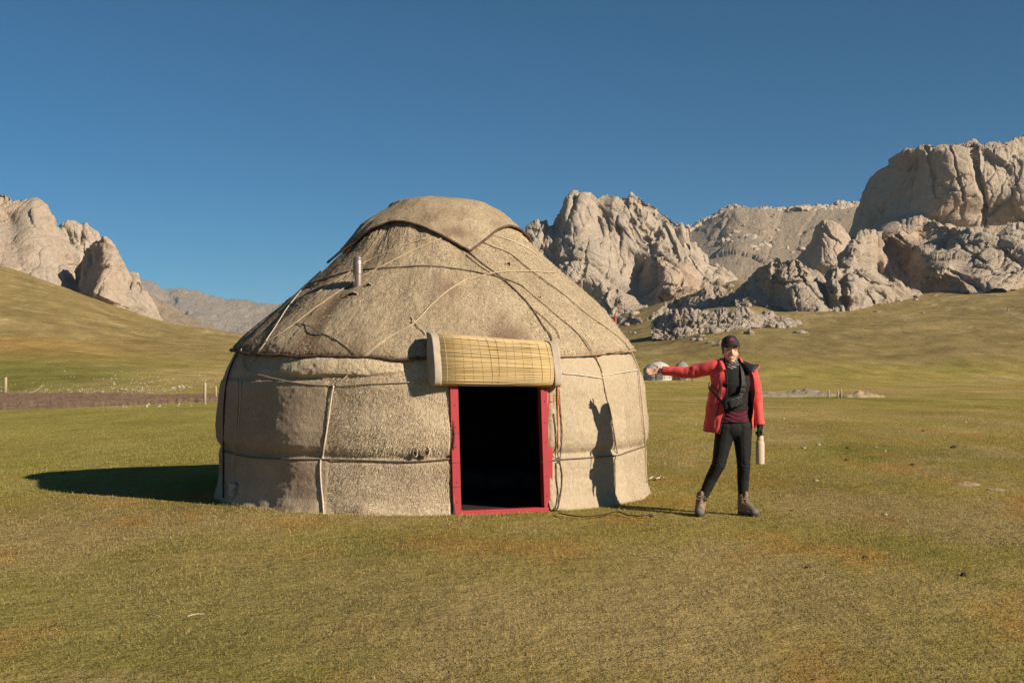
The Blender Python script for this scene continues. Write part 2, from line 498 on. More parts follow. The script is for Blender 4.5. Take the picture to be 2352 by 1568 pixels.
STEEP, AMPK, CTRLK = 0.40, 0.42, 0.36
def massif(name, label, crest, base, d0, d1, mat, size, amp, seed, du=1.6, nv=150, ctrl=(), g=1.0, aniso=(1, 1, 0.6), crack=1.0, rag=2.0, cracks=(), steep=None):
    crest = np.array(crest, float); base = np.array(base, float)
    d1 = d0 + (d1 - d0) * (STEEP if steep is None else steep); amp = amp * AMPK
    u = np.arange(crest[0, 0], crest[-1, 0] + 0.01, du)
    yc = np.interp(u, crest[:, 0], crest[:, 1]); yb = np.interp(u, base[:, 0], base[:, 1])
    pu = V3(u / 14.0, seed * 3.3, 0.0)
    ys = yc.copy()
    yc = yc + rag * fbm(pu, 4, seed + 50, 0.65) * 2.0
    yc = np.minimum(yc, yb - 1.0)
    t = np.linspace(0, 1, nv)
    d0a = np.interp(u, base[:, 0], base[:, 2])[:, None] if base.shape[1] > 2 else np.full((len(u), 1), float(d0))
    row = yb[:, None] + (yc - yb)[:, None] * t[None]
    tt = np.clip((yb[:, None] - row) / np.maximum(yb - ys, 6.0)[:, None], 0, 1.1)
    d = d0a + (d1 - d0) * (tt ** g)
    uu = np.repeat(u[:, None], nv, 1)
    if len(ctrl):
        num = 0; den = 1e-4
        for (cu, cy, dd, sg) in ctrl:
            w = np.exp(-(((uu - cu) ** 2 + (row - cy) ** 2) / (2 * sg * sg)))
            num = num + w * dd * CTRLK; den = den + w
        d = d + num / np.maximum(den, 0.35)
    for (w, dd, *pts) in cracks:                      # gullies and fissures as bent lines: width, depth, points
        best = np.full(uu.shape, 1e9)
        wob = 5.0 * fbm(np.stack([uu / 22, row / 22, 0 * uu], -1), 3, seed + 70)
        for (a, b) in zip(pts[:-1], pts[1:]):
            ax, ay = a; bx, by = b; L2 = (bx - ax) ** 2 + (by - ay) ** 2
            s_ = np.clip(((uu + wob - ax) * (bx - ax) + (row - ay) * (by - ay)) / L2, 0, 1)
            best = np.minimum(best, np.hypot(uu + wob - ax - s_ * (bx - ax), row - ay - s_ * (by - ay)))
        d = d + 0.29 * dd * np.exp(-(best / w) ** 2)
    P = V3((uu - CX) / F * d, d, CAMH + (HZ - row) / F * d)
    # the far side of the mountain: rows running down and back behind the crest
    nb = 14
    tb = np.linspace(0, 1, nb + 1)[1:]
    H = P[:, -1, 2] - P[:, 0, 2]
    back = np.repeat(P[:, -1:, :], nb, 1)
    back[..., 1] += tb[None] * (H[:, None] * 0.9 + 4); back[..., 0] *= back[..., 1] / P[:, -1:, 1]
    back[..., 2] -= (tb[None] ** 1.3) * (H[:, None] + 6)
    P = np.concatenate([P, back], 1)
    du_ = np.gradient(P, axis=0); dv_ = np.gradient(P, axis=1)
    N = np.cross(du_, dv_); N /= np.linalg.norm(N, axis=-1, keepdims=True) + 1e-9
    for _ in range(3):
        N[1:-1, 1:-1] = (N[1:-1, 1:-1] * 2 + N[:-2, 1:-1] + N[2:, 1:-1] + N[1:-1, :-2] + N[1:-1, 2:]) / 6
    N /= np.linalg.norm(N, axis=-1, keepdims=True) + 1e-9
    e = rock_relief(P, size, seed, aniso, crack) * size * amp
    P = P + N * e[..., None]
    f = grid_faces(P.shape[0], P.shape[1])
    o = obj(name, P.reshape(-1, 3), f, mat)
    tag(o, label, None, None, 'structure')
    return o

# left side, behind the dry slope
massif('mountain', 'far hazy brown mountain left of the yurt behind the crags',
       [(300, 640), (345, 652), (380, 664), (420, 664), (450, 668), (480, 674), (520, 682), (570, 686), (620, 690), (660, 694), (760, 690), (900, 705), (1100, 725), (1300, 740), (1450, 780)],
       [(300, 860), (1450, 860)], 2600, 3600, M_FARROCK, 260, 0.22, 301, du=3, nv=60, crack=0.0, aniso=(1, 1, 0.8), rag=0.4, steep=0.9)
massif('mountain', 'brown scree spur under the right end of the left crags',
       [(330, 668), (372, 690), (400, 706), (440, 726), (480, 744), (520, 765)], [(330, 790), (520, 790)], 520, 640, M_SCREE, 40, 0.12, 309, du=2.4, nv=40, crack=0.3, rag=0.8)
massif('mountain', 'pale crag rising in the gap between two larger crags on the left',
       [(118, 560), (140, 520), (146, 514), (160, 511), (175, 517), (188, 522), (196, 518), (206, 524), (220, 536), (234, 556), (262, 600), (280, 640)],
       [(118, 720), (280, 760)], 560, 640, M_ROCKW, 30, 0.55, 317, du=1.3, nv=110, rag=1.6,
       ctrl=[(160, 540, -10, 18), (215, 560, -8, 18)],
       cracks=[(4, 14, (190, 516), (186, 560), (190, 600)), (3, 8, (168, 530), (172, 560))])
massif('mountain', 'large smooth pale rock slab at the left edge of the picture',
       [(-330, 380), (-200, 370), (-90, 410), (0, 432), (20, 440), (44, 455), (60, 456), (78, 455), (98, 468), (118, 492), (136, 520), (152, 548), (166, 572), (176, 592), (182, 616), (180, 640), (184, 700)],
       [(-330, 640), (0, 680), (184, 745)], 430, 540, M_ROCK, 48, 0.34, 323, du=1.7, nv=130, rag=1.2, crack=0.8, aniso=(1, 1, 0.45),
       ctrl=[(10, 560, 10, 20), (22, 520, 14, 16), (80, 520, -12, 34), (120, 620, -12, 40), (176, 620, 26, 12), (-20, 600, -4, 30)])
massif('mountain', 'pointed pale crag with a dark shaded flank on its left',
       [(150, 668), (168, 640), (186, 600), (200, 575), (212, 560), (224, 549), (238, 545), (250, 552), (262, 566), (274, 586), (288, 606), (300, 622), (318, 628), (330, 648), (344, 668), (358, 690), (372, 708), (388, 728), (400, 742)],
       [(150, 735), (400, 800)], 400, 480, M_ROCKW, 34, 0.42, 331, du=1.2, nv=150, rag=1.2,
       ctrl=[(165, 640, 70, 22), (190, 620, 52, 16), (205, 585, 34, 14), (236, 570, -6, 16), (240, 640, -26, 26), (290, 660, -16, 26), (318, 660, 4, 5), (340, 690, -10, 20)])

# right side: far scree mountain, then the peaks, then the low rounded rocks
massif('mountain', 'distant brown scree mountain between the pointed peak and the great cliff',
       [(1480, 600), (1560, 525), (1590, 518), (1640, 492), (1668, 478), (1690, 474), (1720, 476), (1760, 472), (1800, 478), (1850, 474), (1900, 472), (1960, 468), (2020, 470), (2200, 480)],
       [(1480, 690), (2200, 690)], 980, 1500, M_SCREE, 90, 0.14, 341, du=2.4, nv=80, crack=0.5, rag=2.6, steep=0.8,
       ctrl=[(1640, 530, 30, 30), (1700, 520, -40, 34), (1600, 540, 30, 30)],
       cracks=[(5, 16, (1680, 480), (1660, 520), (1640, 560)), (5, 14, (1800, 480), (1780, 540), (1760, 600)), (4, 12, (1880, 478), (1850, 520), (1830, 560))])
massif('mountain', 'broken crest of small crags on top of the distant scree mountain',
       [(1560, 530), (1590, 516), (1640, 490), (1668, 476), (1690, 472), (1720, 479), (1745, 483), (1760, 472), (1800, 474), (1830, 480), (1850, 473), (1900, 470), (1960, 466), (2020, 470)],
       [(1560, 532), (1600, 520), (1640, 503), (1680, 486), (1720, 480), (1745, 484), (1770, 492), (1800, 500), (1830, 483), (1860, 482), (1900, 486), (1960, 492), (2020, 490)], 1374, 1410, M_ROCK, 24, 0.9, 347, du=1.4, nv=26, rag=1.0)
A_CREST = [(1150, 640), (1196, 572), (1204, 548), (1214, 530), (1226, 519), (1246, 514), (1262, 517), (1272, 518), (1277, 508), (1284, 490), (1293, 472), (1304, 452), (1316, 441), (1326, 438), (1340, 439), (1356, 444), (1368, 450), (1376, 456), (1384, 451), (1396, 446), (1412, 448), (1430, 445), (1450, 446), (1470, 450), (1488, 460), (1510, 473), (1532, 488), (1556, 503), (1580, 520), (1596, 545), (1612, 570), (1636, 596), (1660, 608), (1684, 622), (1704, 650), (1716, 700)]
massif('mountain', 'pointed pale limestone peak with dark vertical cracks beside the yurt roof',
       A_CREST, [(1150, 790), (1400, 775), (1500, 752), (1716, 740)], 545, 690, M_ROCK, 46, 0.46, 353, du=1.25, nv=200, rag=1.6, aniso=(1.15, 1, 0.42),
       ctrl=[(1232, 600, -20, 34), (1330, 480, -24, 24), (1345, 600, -30, 40), (1450, 480, -16, 30), (1424, 600, 10, 20), (1470, 640, 44, 24), (1535, 625, -64, 30), (1560, 550, -20, 30), (1430, 690, -40, 36), (1340, 690, 10, 24), (1620, 630, -24, 26)],
       cracks=[(7, 16, (1282, 470), (1276, 520)), (5, 12, (1322, 455), (1312, 490), (1300, 535)), (3.5, 12, (1418, 500), (1426, 545), (1422, 585), (1430, 610)), (3, 8, (1428, 610), (1420, 660), (1405, 690)), (8, 14, (1500, 575), (1478, 610), (1464, 655)), (3, 7, (1376, 500), (1385, 540)), (3, 7, (1455, 470), (1475, 530), (1500, 570)), (3, 7, (1500, 480), (1540, 540), (1560, 590)), (4, 9, (1500, 700), (1510, 650), (1560, 660), (1575, 625)), (3, 6, (1350, 560), (1340, 620), (1320, 660)), (3, 6, (1260, 560), (1300, 620)), (3, 7, (1580, 560), (1600, 620), (1640, 660)), (2.5, 5, (1400, 560), (1392, 640)), (2.5, 6, (1520, 500), (1500, 560))])
massif('mountain', 'pale rounded rock dome standing left of the great cliff',
       [(1760, 660), (1790, 622), (1820, 596), (1846, 566), (1866, 545), (1878, 520), (1890, 508), (1906, 506), (1924, 510), (1940, 526), (1952, 545), (1964, 565), (1985, 600), (2010, 660)],
       [(1760, 690), (2010, 700)], 600, 690, M_ROCKW, 34, 0.36, 367, du=1.3, nv=110, rag=1.5,
       ctrl=[(1800, 600, 50, 30), (1840, 560, 30, 24), (1900, 560, -40, 34)],
       cracks=[(3, 7, (1890, 515), (1900, 540), (1930, 560)), (3, 6, (1850, 590), (1880, 620))])
D_CREST = [(1932, 560), (1948, 532), (1958, 512), (1968, 484), (1978, 452), (1986, 426), (1994, 402), (2004, 394), (2018, 386), (2032, 378), (2046, 368), (2062, 360), (2076, 350), (2086, 340), (2098, 338), (2110, 330), (2132, 326), (2156, 324), (2180, 318), (2204, 320), (2226, 318), (2244, 322), (2256, 334), (2270, 330), (2286, 324), (2300, 318), (2318, 316), (2330, 306), (2344, 304), (2360, 303), (2420, 290), (2520, 320), (2620, 460)]
massif('mountain', 'great blocky cliff with a shaded left face at the right edge of the picture',
       D_CREST, [(1932, 600), (2620, 600)], 640, 700, M_ROCK, 52, 0.32, 379, du=1.35, nv=135, rag=1.4, aniso=(1.0, 1, 0.75),
       ctrl=[(1945, 500, 170, 34), (1985, 450, 140, 34), (2025, 440, 104, 34), (2065, 430, 64, 34), (2105, 430, 24, 34), (2150, 420, -20, 34), (2200, 400, -40, 40), (2300, 410, -34, 44), (2200, 540, 4, 40), (2290, 530, 14, 40)],
       cracks=[(6, 24, (2236, 330), (2246, 400), (2260, 450), (2264, 545)), (3, 8, (2128, 330), (2140, 390), (2150, 450)), (3, 7, (2180, 330), (2200, 400), (2215, 460)), (3, 5, (2310, 330), (2330, 400), (2345, 470)), (3, 5, (2080, 540), (2090, 470), (2105, 380)), (12, 16, (2150, 505), (2240, 530)), (14, 14, (2280, 520), (2350, 510)), (3, 5, (2150, 420), (2200, 440), (2250, 400))])
def rows(pts, flat=0.4):
    """foot line of an outcrop: its depth varies less than the slope's, its foot follows the ground there"""
    pts = np.array(pts, float); d = hill_depth(pts[:, 0], pts[:, 1]); d = d.mean() + flat * (d - d.mean())
    r = HZ - (terrain((pts[:, 0] - CX) / F * d, d) - CAMH) / d * F
    return [(a, q + 4.0, c) for a, q, c in zip(pts[:, 0], r, d)]
E_CREST = [(1900, 640), (1925, 600), (1940, 575), (1958, 552), (1974, 530), (1992, 522), (2012, 530), (2030, 519), (2050, 524), (2070, 522), (2092, 526), (2112, 516), (2139, 506), (2160, 514), (2178, 524), (2193, 518), (2212, 524), (2236, 522), (2256, 516), (2274, 520), (2292, 528), (2310, 510), (2328, 504), (2345, 512), (2370, 510), (2450, 500), (2560, 560), (2620, 630)]
E_BASE = rows([(1900, 700), (1960, 690), (2020, 668), (2080, 660), (2130, 656), (2160, 664), (2181, 671), (2235, 666), (2290, 668), (2352, 668), (2450, 660), (2620, 650)])
massif('mountain', 'long rounded rock shoulder below the great cliff on the right',
       E_CREST, E_BASE, 470, 560, M_ROCKW, 40, 0.42, 389, du=1.4, nv=140, rag=1.8, aniso=(1, 1, 0.8),
       ctrl=[(1985, 560, -10, 24), (2030, 600, 40, 26), (2080, 620, 52, 22), (2140, 600, -60, 24), (2150, 540, 40, 26), (2230, 580, -20, 34), (2270, 645, -40, 34), (2320, 600, -24, 30)],
       cracks=[(5, 14, (2100, 570), (2098, 610), (2120, 650)), (3, 7, (2190, 530), (2210, 570), (2260, 600)), (3, 8, (2290, 540), (2310, 580), (2350, 600)), (4, 9, (2180, 620), (2220, 640), (2250, 660)), (3, 6, (2060, 540), (2085, 560)), (3, 7, (2330, 620), (2300, 650))])
F_BASE = rows([(1690, 690), (1720, 694), (1755, 692), (1800, 712), (1839, 720), (1870, 726), (1900, 732), (1922, 736)], 0.2)
massif('mountain', 'rounded rock knob with an orange break beside the person\'s cap',
       [(1690, 668), (1712, 646), (1730, 626), (1752, 606), (1772, 594), (1792, 589), (1808, 588), (1830, 594), (1850, 604), (1868, 616), (1882, 634), (1892, 650), (1906, 680), (1922, 726)],
       F_BASE, 440, 500, M_ROCKW, 24, 0.48, 397, du=1.1, nv=120, rag=1.6,
       ctrl=[(1715, 650, 14, 22), (1800, 620, -24, 30), (1760, 690, 14, 22), (1850, 690, -20, 26)],
       cracks=[(3, 7, (1760, 640), (1800, 650), (1880, 645)), (3, 6, (1830, 600), (1850, 650), (1890, 700)), (3, 6, (1780, 600), (1770, 650))])
G_BASE = rows([(1880, 726), (1910, 732), (1938, 731), (1998, 716), (2040, 700), (2079, 684), (2112, 672)])
massif('mountain', 'low broad rock hump with two shaded hollows under the rock shoulder',
       [(1880, 690), (1888, 640), (1896, 618), (1908, 609), (1924, 606), (1936, 616), (1948, 612), (1964, 606), (1984, 616), (2004, 624), (2026, 628), (2046, 640), (2070, 656), (2094, 664), (2112, 668)],
       G_BASE, 430, 480, M_ROCK, 22, 0.5, 401, du=1.1, nv=110, rag=1.4,
       ctrl=[(1915, 650, -14, 20), (1980, 655, -26, 24), (2015, 695, 24, 20), (2045, 670, -16, 20)],
       cracks=[(4, 9, (1938, 610), (1936, 660), (1945, 715)), (4, 9, (1995, 680), (2010, 705)), (3, 6, (1960, 620), (2000, 650), (2060, 660))])
H_BASE = rows([(1500, 748), (1530, 764), (1570, 780), (1600, 792), (1640, 776), (1680, 782), (1720, 770), (1760, 752), (1800, 746), (1830, 744)], 0.05)
massif('mountain', 'jagged low outcrop on the grass slope left of the person\'s head',
       [(1500, 742), (1524, 722), (1548, 708), (1572, 702), (1590, 704), (1612, 716), (1640, 712), (1664, 710), (1690, 708), (1718, 712), (1746, 720), (1770, 724), (1796, 730), (1816, 736), (1830, 742)],
       H_BASE, 380, 420, M_ROCK, 17, 0.62, 409, du=1.0, nv=90, rag=1.8,
       ctrl=[(1565, 735, -6, 24), (1690, 740, -8, 30)],
       cracks=[(3, 5, (1600, 710), (1605, 770)), (3, 4, (1650, 720), (1645, 775)), (4, 6, (1545, 715), (1540, 760)), (3, 5, (1720, 715), (1730, 760)), (3, 5, (1580, 740), (1640, 745))])
I_BASE = rows([(1404, 754), (1430, 752), (1470, 746), (1510, 732), (1560, 718), (1600, 712), (1650, 706), (1700, 702), (1740, 706)], 0.15)
massif('mountain', 'shaded rock rib at the foot of the pointed peak',
       [(1404, 742), (1424, 730), (1450, 722), (1480, 724), (1506, 708), (1520, 694), (1548, 680), (1580, 672), (1604, 668), (1620, 660), (1650, 662), (1676, 670), (1700, 664), (1722, 676), (1740, 696)],
       I_BASE, 430, 470, M_ROCK, 20, 0.55, 419, du=1.1, nv=90, rag=1.8,
       ctrl=[(1430, 745, 10, 16), (1490, 725, -14, 18), (1545, 700, 10, 20), (1605, 690, -14, 20), (1680, 690, -14, 20)],
       cracks=[(4, 8, (1530, 690), (1550, 716)), (4, 7, (1640, 668), (1640, 702)), (3, 6, (1470, 724), (1480, 742))])

def scatter_rocks(name, label, spots, mat, seed):
    """rounded boulders bedded in a slope, one mesh"""
    rg = np.random.default_rng(seed); parts = []
    nu, nv = 14, 9
    for (x, y, z, s) in spots:
        a = np.linspace(0, 2 * np.pi, nu, endpoint=False)[:, None]; b = np.linspace(-np.pi / 2, np.pi / 2, nv)[None]
        d = V3(np.cos(a) * np.cos(b), np.sin(a) * np.cos(b), np.sin(b) + 0 * a)
        k = np.array((rg.uniform(0.7, 1.3), rg.uniform(0.7, 1.2), rg.uniform(0.55, 1.1))) * s
        e = 0.85 + 0.5 * facet(d * 1.1 + rg.uniform(0, 99), seed, 0.6, 0.5, 0.1) + 0.25 * fbm(d * 2.2 + rg.uniform(0, 99), 3, seed)
        P = d * k * e[..., None]; c, q = math.cos(rg.uniform(0, 6)), math.sin(rg.uniform(0, 6))
        P = np.stack([P[..., 0] * c - P[..., 1] * q, P[..., 0] * q + P[..., 1] * c, P[..., 2]], -1) + np.array((x, y, z))
        parts.append((P.reshape(-1, 3), grid_faces(nu, nv, True)))
    v, f = merge(parts)
    o = obj(name, v, f, mat); tag(o, label, None, None, 'stuff'); return o

def spots_on_slope(boxes, rg):
    out = []
    for (u0, u1, y0, y1, n, s0, s1) in boxes:
        u = rg.uniform(u0, u1, n); r = rg.uniform(y0, y1, n); d = hill_depth(u, r)
        x = (u - CX) / F * d; z = terrain(x, d); s = rg.uniform(s0, s1, n) ** 1.0
        out += [(a, b, c - 0.15 * e, e) for a, b, c, e in zip(x, d, z, s)]
    return out
rg = np.random.default_rng(5)
scatter_rocks('boulder_field', 'pale boulders strewn over the grass slope under the peaks',
              spots_on_slope([(1440, 1840, 690, 770, 46, 0.6, 2.6), (1560, 1700, 760, 800, 14, 0.5, 1.8), (1900, 2350, 668, 720, 16, 0.4, 1.0), (1620, 1760, 646, 700, 24, 1.0, 3.4)], rg), M_ROCK, 431)
def far_outcrops():
    rg = np.random.default_rng(9); out = []
    for (u0, u1, y0, y1, n, s0, s1) in [(1690, 1760, 520, 580, 10, 2, 6), (1715, 1735, 545, 575, 5, 5, 9), (1800, 1860, 540, 600, 10, 2, 5), (1640, 1700, 525, 560, 8, 2, 4), (1740, 1800, 490, 560, 12, 1.5, 4)]:
        u = rg.uniform(u0, u1, n); r = rg.uniform(y0, y1, n); t = (690 - r) / (690 - 475); d = 980 + 416 * t
        out += [((a - CX) / F * b, b + e * 0.35, CAMH + (HZ - c) / F * b, e) for a, b, c, e in zip(u, d, r, rg.uniform(s0, s1, n))]
    return scatter_rocks('boulder_field', 'small crags dotting the distant brown scree mountain', out, M_ROCK, 437)
far_outcrops()
# ------------------------------------------------------------------ the yurt (local frame: origin on the ground at its centre)
YX, YY = (999 - CX) / F * 13.36, 13.36
yurt = empty('felt_yurt', (YX, YY, 0))
tag(yurt, 'large weathered beige felt yurt with red door frame and rolled reed screen', 'yurt')

WALL_P = np.array([(-0.03, 2.37), (0.03, 2.34), (0.12, 2.305), (0.30, 2.285), (0.46, 2.285), (0.53, 2.272), (0.62, 2.305), (0.75, 2.312), (0.95, 2.292), (1.15, 2.280), (1.235, 2.262), (1.33, 2.225), (1.45, 2.165), (1.60, 2.085), (1.75, 2.0)])
ROOF_P = np.array([(1.40, 2.235), (1.47, 2.205), (1.58, 2.150), (1.68, 2.075), (1.79, 1.985), (1.93, 1.870), (2.07, 1.755), (2.27, 1.520), (2.55, 1.190), (2.74, 1.000), (2.88, 0.865), (3.00, 0.70), (3.10, 0.50), (3.16, 0.28), (3.185, 0.0)])
def wall_r(z): return np.interp(z, WALL_P[:, 0], WALL_P[:, 1])
def roof_r(z): return np.interp(z, ROOF_P[:, 0], ROOF_P[:, 1])

def wall_lumps(th, z):
    p = V3(np.sin(th) * 2.3, -np.cos(th) * 2.3, z)
    return 0.016 * fbm(p / np.array((0.7, 0.7, 0.9)), 2, 101) + 0.016 * np.sin(th * 9 + 1) * sstep(0.1, 0.6, z) * sstep(1.5, 0.9, z) - 0.016 * np.exp(-((z - 0.53) / 0.035) ** 2) + 0.035 * sstep(0.25, 0.0, z) * np.clip(fbm(p / 0.35, 2, 103), -0.4, 1)
def roof_lumps(th, z):
    p = V3(np.sin(th) * 1.6, -np.cos(th) * 1.6, z)
    k = sstep(1.45, 1.75, z) * sstep(3.1, 2.7, z)
    ridge = np.abs(np.sin(th * 7 + 0.9 + 0.3 * np.sin(th * 2)))
    lean = np.interp(z, [1.5, 1.75, 1.95, 2.17, 2.5, 2.9, 3.05, 3.2], [0.0, 0.035, 0.07, 0.10, 0.085, 0.055, 0.09, 0.0])     # the dome leans to the right
    return (0.030 * (ridge - 0.6) * k + 0.022 * fbm(p / 0.5, 3, 107) * sstep(1.4, 1.6, z)) - lean * (1 - np.sin(th))

def env_r(th, z, lumps=True):
    """outer radius of the whole cover"""
    w = wall_r(z) + wall_lumps(th, z); r = roof_r(z) + roof_lumps(th, z)
    hem = hem_z(th)
    return np.where(z < hem, w, np.where(z < 1.75, np.maximum(w, r), r))

def hem_z(th):
    """height of the lower edge of the roof felt"""
    t = np.asarray(th, float)
    return 0.016 * fbm(V3(t * 4.0, 7.7, 0.0), 3, 91) + np.interp(np.degrees(t), [-180, -100, -75, -60, -40, -20, 0, 10, 30, 45, 60, 75, 100, 180], [1.52, 1.53, 1.53, 1.50, 1.465, 1.445, 1.425, 1.415, 1.44, 1.475, 1.50, 1.53, 1.54, 1.52])

_tg = np.linspace(-math.pi, math.pi, 721); _zg = np.linspace(-0.1, 3.3, 341)
_EN = env_r(*np.meshgrid(_tg, _zg, indexing='ij'))
def env_fast(th, z):
    a = np.clip((th + math.pi) / (2 * math.pi) * 720, 0, 719.999); b = np.clip((z + 0.1) / 3.4 * 340, 0, 339.999)
    i = a.astype(int); j = b.astype(int); fa = a - i; fb = b - j
    return (_EN[i, j] * (1 - fa) + _EN[i + 1, j] * fa) * (1 - fb) + (_EN[i, j + 1] * (1 - fa) + _EN[i + 1, j + 1] * fa) * fb

def on_yurt(px, py, off=0.0):
    """where the sight line through picture point (px, py) meets the cover; local coordinates"""
    lo, hi = 10.2, 15.0
    for n in (130, 24, 24):
        s = np.linspace(lo, hi, n)
        x = (px - CX) / F * s - YX; y = s - YY; z = CAMH + (HZ - py) / F * s
        th = np.arctan2(x, -y); g = np.hypot(x, y) - env_fast(th, z) - off
        g = np.where(z > 3.25, 9, g)
        k = int(np.argmax(g < 0)) if (g < 0).any() else int(np.argmin(g))
        lo, hi = s[max(k - 1, 0)], s[min(k + (0 if g[k] < 0 else 1), n - 1)]
    if g[k] > 0:
        rr = float(env_fast(th[k:k + 1], z[k:k + 1])[0]) + off
        return np.array((np.sin(th[k]) * rr, -np.cos(th[k]) * rr, float(z[k])))
    return np.array((x[k], y[k], z[k]))

def yang(px, py):
    q = on_yurt(px, py); return math.atan2(q[0], -q[1])

# --- felt
def felt_material(name, pale, dark, brown, speck, shag):
    n = NT(name); v = n.coord('Object')
    st = n.attr('stain', 'Fac')
    a = n.noise(v, 2.2, 5, 0.6)
    fine = n.noise(v, 75, 4, 0.75, 0.6)
    fib = n.noise(n.coord('Object', (1, 1, 0.45)), 48, 5, 0.7, 1.5)
    mid = n.noise(v, 13, 5, 0.65, 0.3)
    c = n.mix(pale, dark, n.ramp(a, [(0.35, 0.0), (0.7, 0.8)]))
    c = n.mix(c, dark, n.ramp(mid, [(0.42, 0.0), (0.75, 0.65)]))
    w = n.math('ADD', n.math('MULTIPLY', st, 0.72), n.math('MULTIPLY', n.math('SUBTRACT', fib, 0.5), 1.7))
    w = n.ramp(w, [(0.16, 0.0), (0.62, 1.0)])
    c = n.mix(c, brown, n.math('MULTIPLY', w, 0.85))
    k1 = n.ramp(fib, [(0.32, 1 - 0.42 * shag), (0.66, 1 + 0.30 * shag)]); k2 = n.ramp(fine, [(0.32, 1 - 0.25 * shag), (0.68, 1 + 0.2 * shag)])
    c = n.mix(c, k1, 1.0, 'MULTIPLY'); c = n.mix(c, k2, 1.0, 'MULTIPLY')
    sp = n.ramp(fine, [(0.57, 0.0), (0.72, speck)])
    c = n.mix(c, (0.055, 0.042, 0.030), sp)
    n.col(c); n.rough(0.98); n.b.inputs['Specular IOR Level'].default_value = 0.04
    b = n.bump(fib, 0.85 * shag, 0.018)
    b = n.bump(fine, 0.6 * shag, 0.009, b)
    n.bump(mid, 0.5 * shag, 0.03, b)
    return n.m
PALE = (0.62, 0.50, 0.345); MIDF = (0.53, 0.42, 0.285); BRN = (0.36, 0.262, 0.195)
M_FELT = felt_material('shaggy_wool_felt', PALE, MIDF, BRN, 0.55, 1.0)
M_FELT_S = felt_material('smooth_pale_felt', (0.43, 0.348, 0.246), (0.38, 0.302, 0.21), (0.29, 0.20, 0.14), 0.3, 0.6)
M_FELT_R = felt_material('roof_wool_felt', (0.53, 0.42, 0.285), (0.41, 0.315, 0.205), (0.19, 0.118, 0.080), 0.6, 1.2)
M_EDGE = varied('dark_felt_edge', (0.055, 0.036, 0.026), (0.15, 0.085, 0.06), 20, 0.95, 0.6, 0.01)
M_EDGE_L = varied('reddish_felt_edge', (0.24, 0.135, 0.09), (0.36, 0.25, 0.17), 16, 0.95, 0.6, 0.01)
M_ROPE = varied('pale_hemp_rope', (0.46, 0.365, 0.25), (0.34, 0.26, 0.17), 60, 0.9, 0.5, 0.003)
M_ROPE_W = varied('white_cord', (0.58, 0.51, 0.41), (0.44, 0.37, 0.28), 60, 0.9, 0.4, 0.003)
M_ROPE_D = varied('dark_wool_rope', (0.095, 0.066, 0.048), (0.20, 0.145, 0.10), 50, 0.95, 0.5, 0.003)
M_ROPE_K = varied('black_edge_cord', (0.022, 0.020, 0.020), (0.05, 0.044, 0.040), 50, 0.9, 0.4, 0.003)
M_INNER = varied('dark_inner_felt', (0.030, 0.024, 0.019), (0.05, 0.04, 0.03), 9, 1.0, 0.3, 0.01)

def felt_patch(name, th0, th1, z0f, z1f, rad, nth, nz, mat, stain, off=0.0, thick=0.022, fine=0.006, seed=1, ragged=0.0, label=None, edge_in=0.0):
    """a curved felt sheet between two angles and two edge heights, with a back layer and closed rims"""
    th = np.linspace(th0, th1, nth)
    q = np.linspace(0, 1, nz)
    z0 = z0f(th) if callable(z0f) else np.full(nth, float(z0f)); z1 = z1f(th) if callable(z1f) else np.full(nth, float(z1f))
    if ragged:
        z0 = z0 + ragged * fbm(V3(th * 12, seed, 0.0), 4, seed + 3, 0.6)
    T = np.repeat(th[:, None], nz, 1); Z = z0[:, None] + (z1 - z0)[:, None] * q[None]
    Rr = rad(T, Z) + off
    p = V3(np.sin(T) * 2.0, -np.cos(T) * 2.0, Z)
    edge = np.minimum(np.minimum(q, 1 - q)[None] * (z1 - z0)[:, None], (np.minimum(T - th0, th1 - T)) * Rr)
    Rr = Rr + fine * fbm(p / 0.045, 3, seed + 11, 0.65) + fine * 1.3 * fbm(p / 0.16, 3, seed + 13)
    Rr = Rr - 0.018 * sstep(0.03, 0.0, edge)
    front = V3(np.sin(T) * Rr, -np.cos(T) * Rr, Z)
    # turned-in rims round the sheet give it its thickness
    lp = np.r_[np.arange(nz - 1), (np.arange(nth - 1)) * nz + nz - 1, (nth - 1) * nz + np.arange(nz - 1, 0, -1), np.arange(nth - 1, 0, -1) * nz]
    Tl, Zl, Rl = T.ravel()[lp], Z.ravel()[lp], Rr.ravel()[lp] - thick
    rim = V3(np.sin(Tl) * Rl, -np.cos(Tl) * Rl, Zl)
    m = len(lp); k = np.arange(m); k2 = (k + 1) % m; o0 = nth * nz
    fr = np.stack([lp[k], lp[k2], o0 + k2, o0 + k], -1)
    s = stain(T, Z, p).ravel()
    ob = obj(name, np.concatenate([front.reshape(-1, 3), rim]), np.concatenate([grid_faces(nth, nz), fr]), mat, yurt, True, {'stain': np.clip(np.r_[s, s[lp]], 0, 1)})
    if label: ob['label'] = label
    return ob

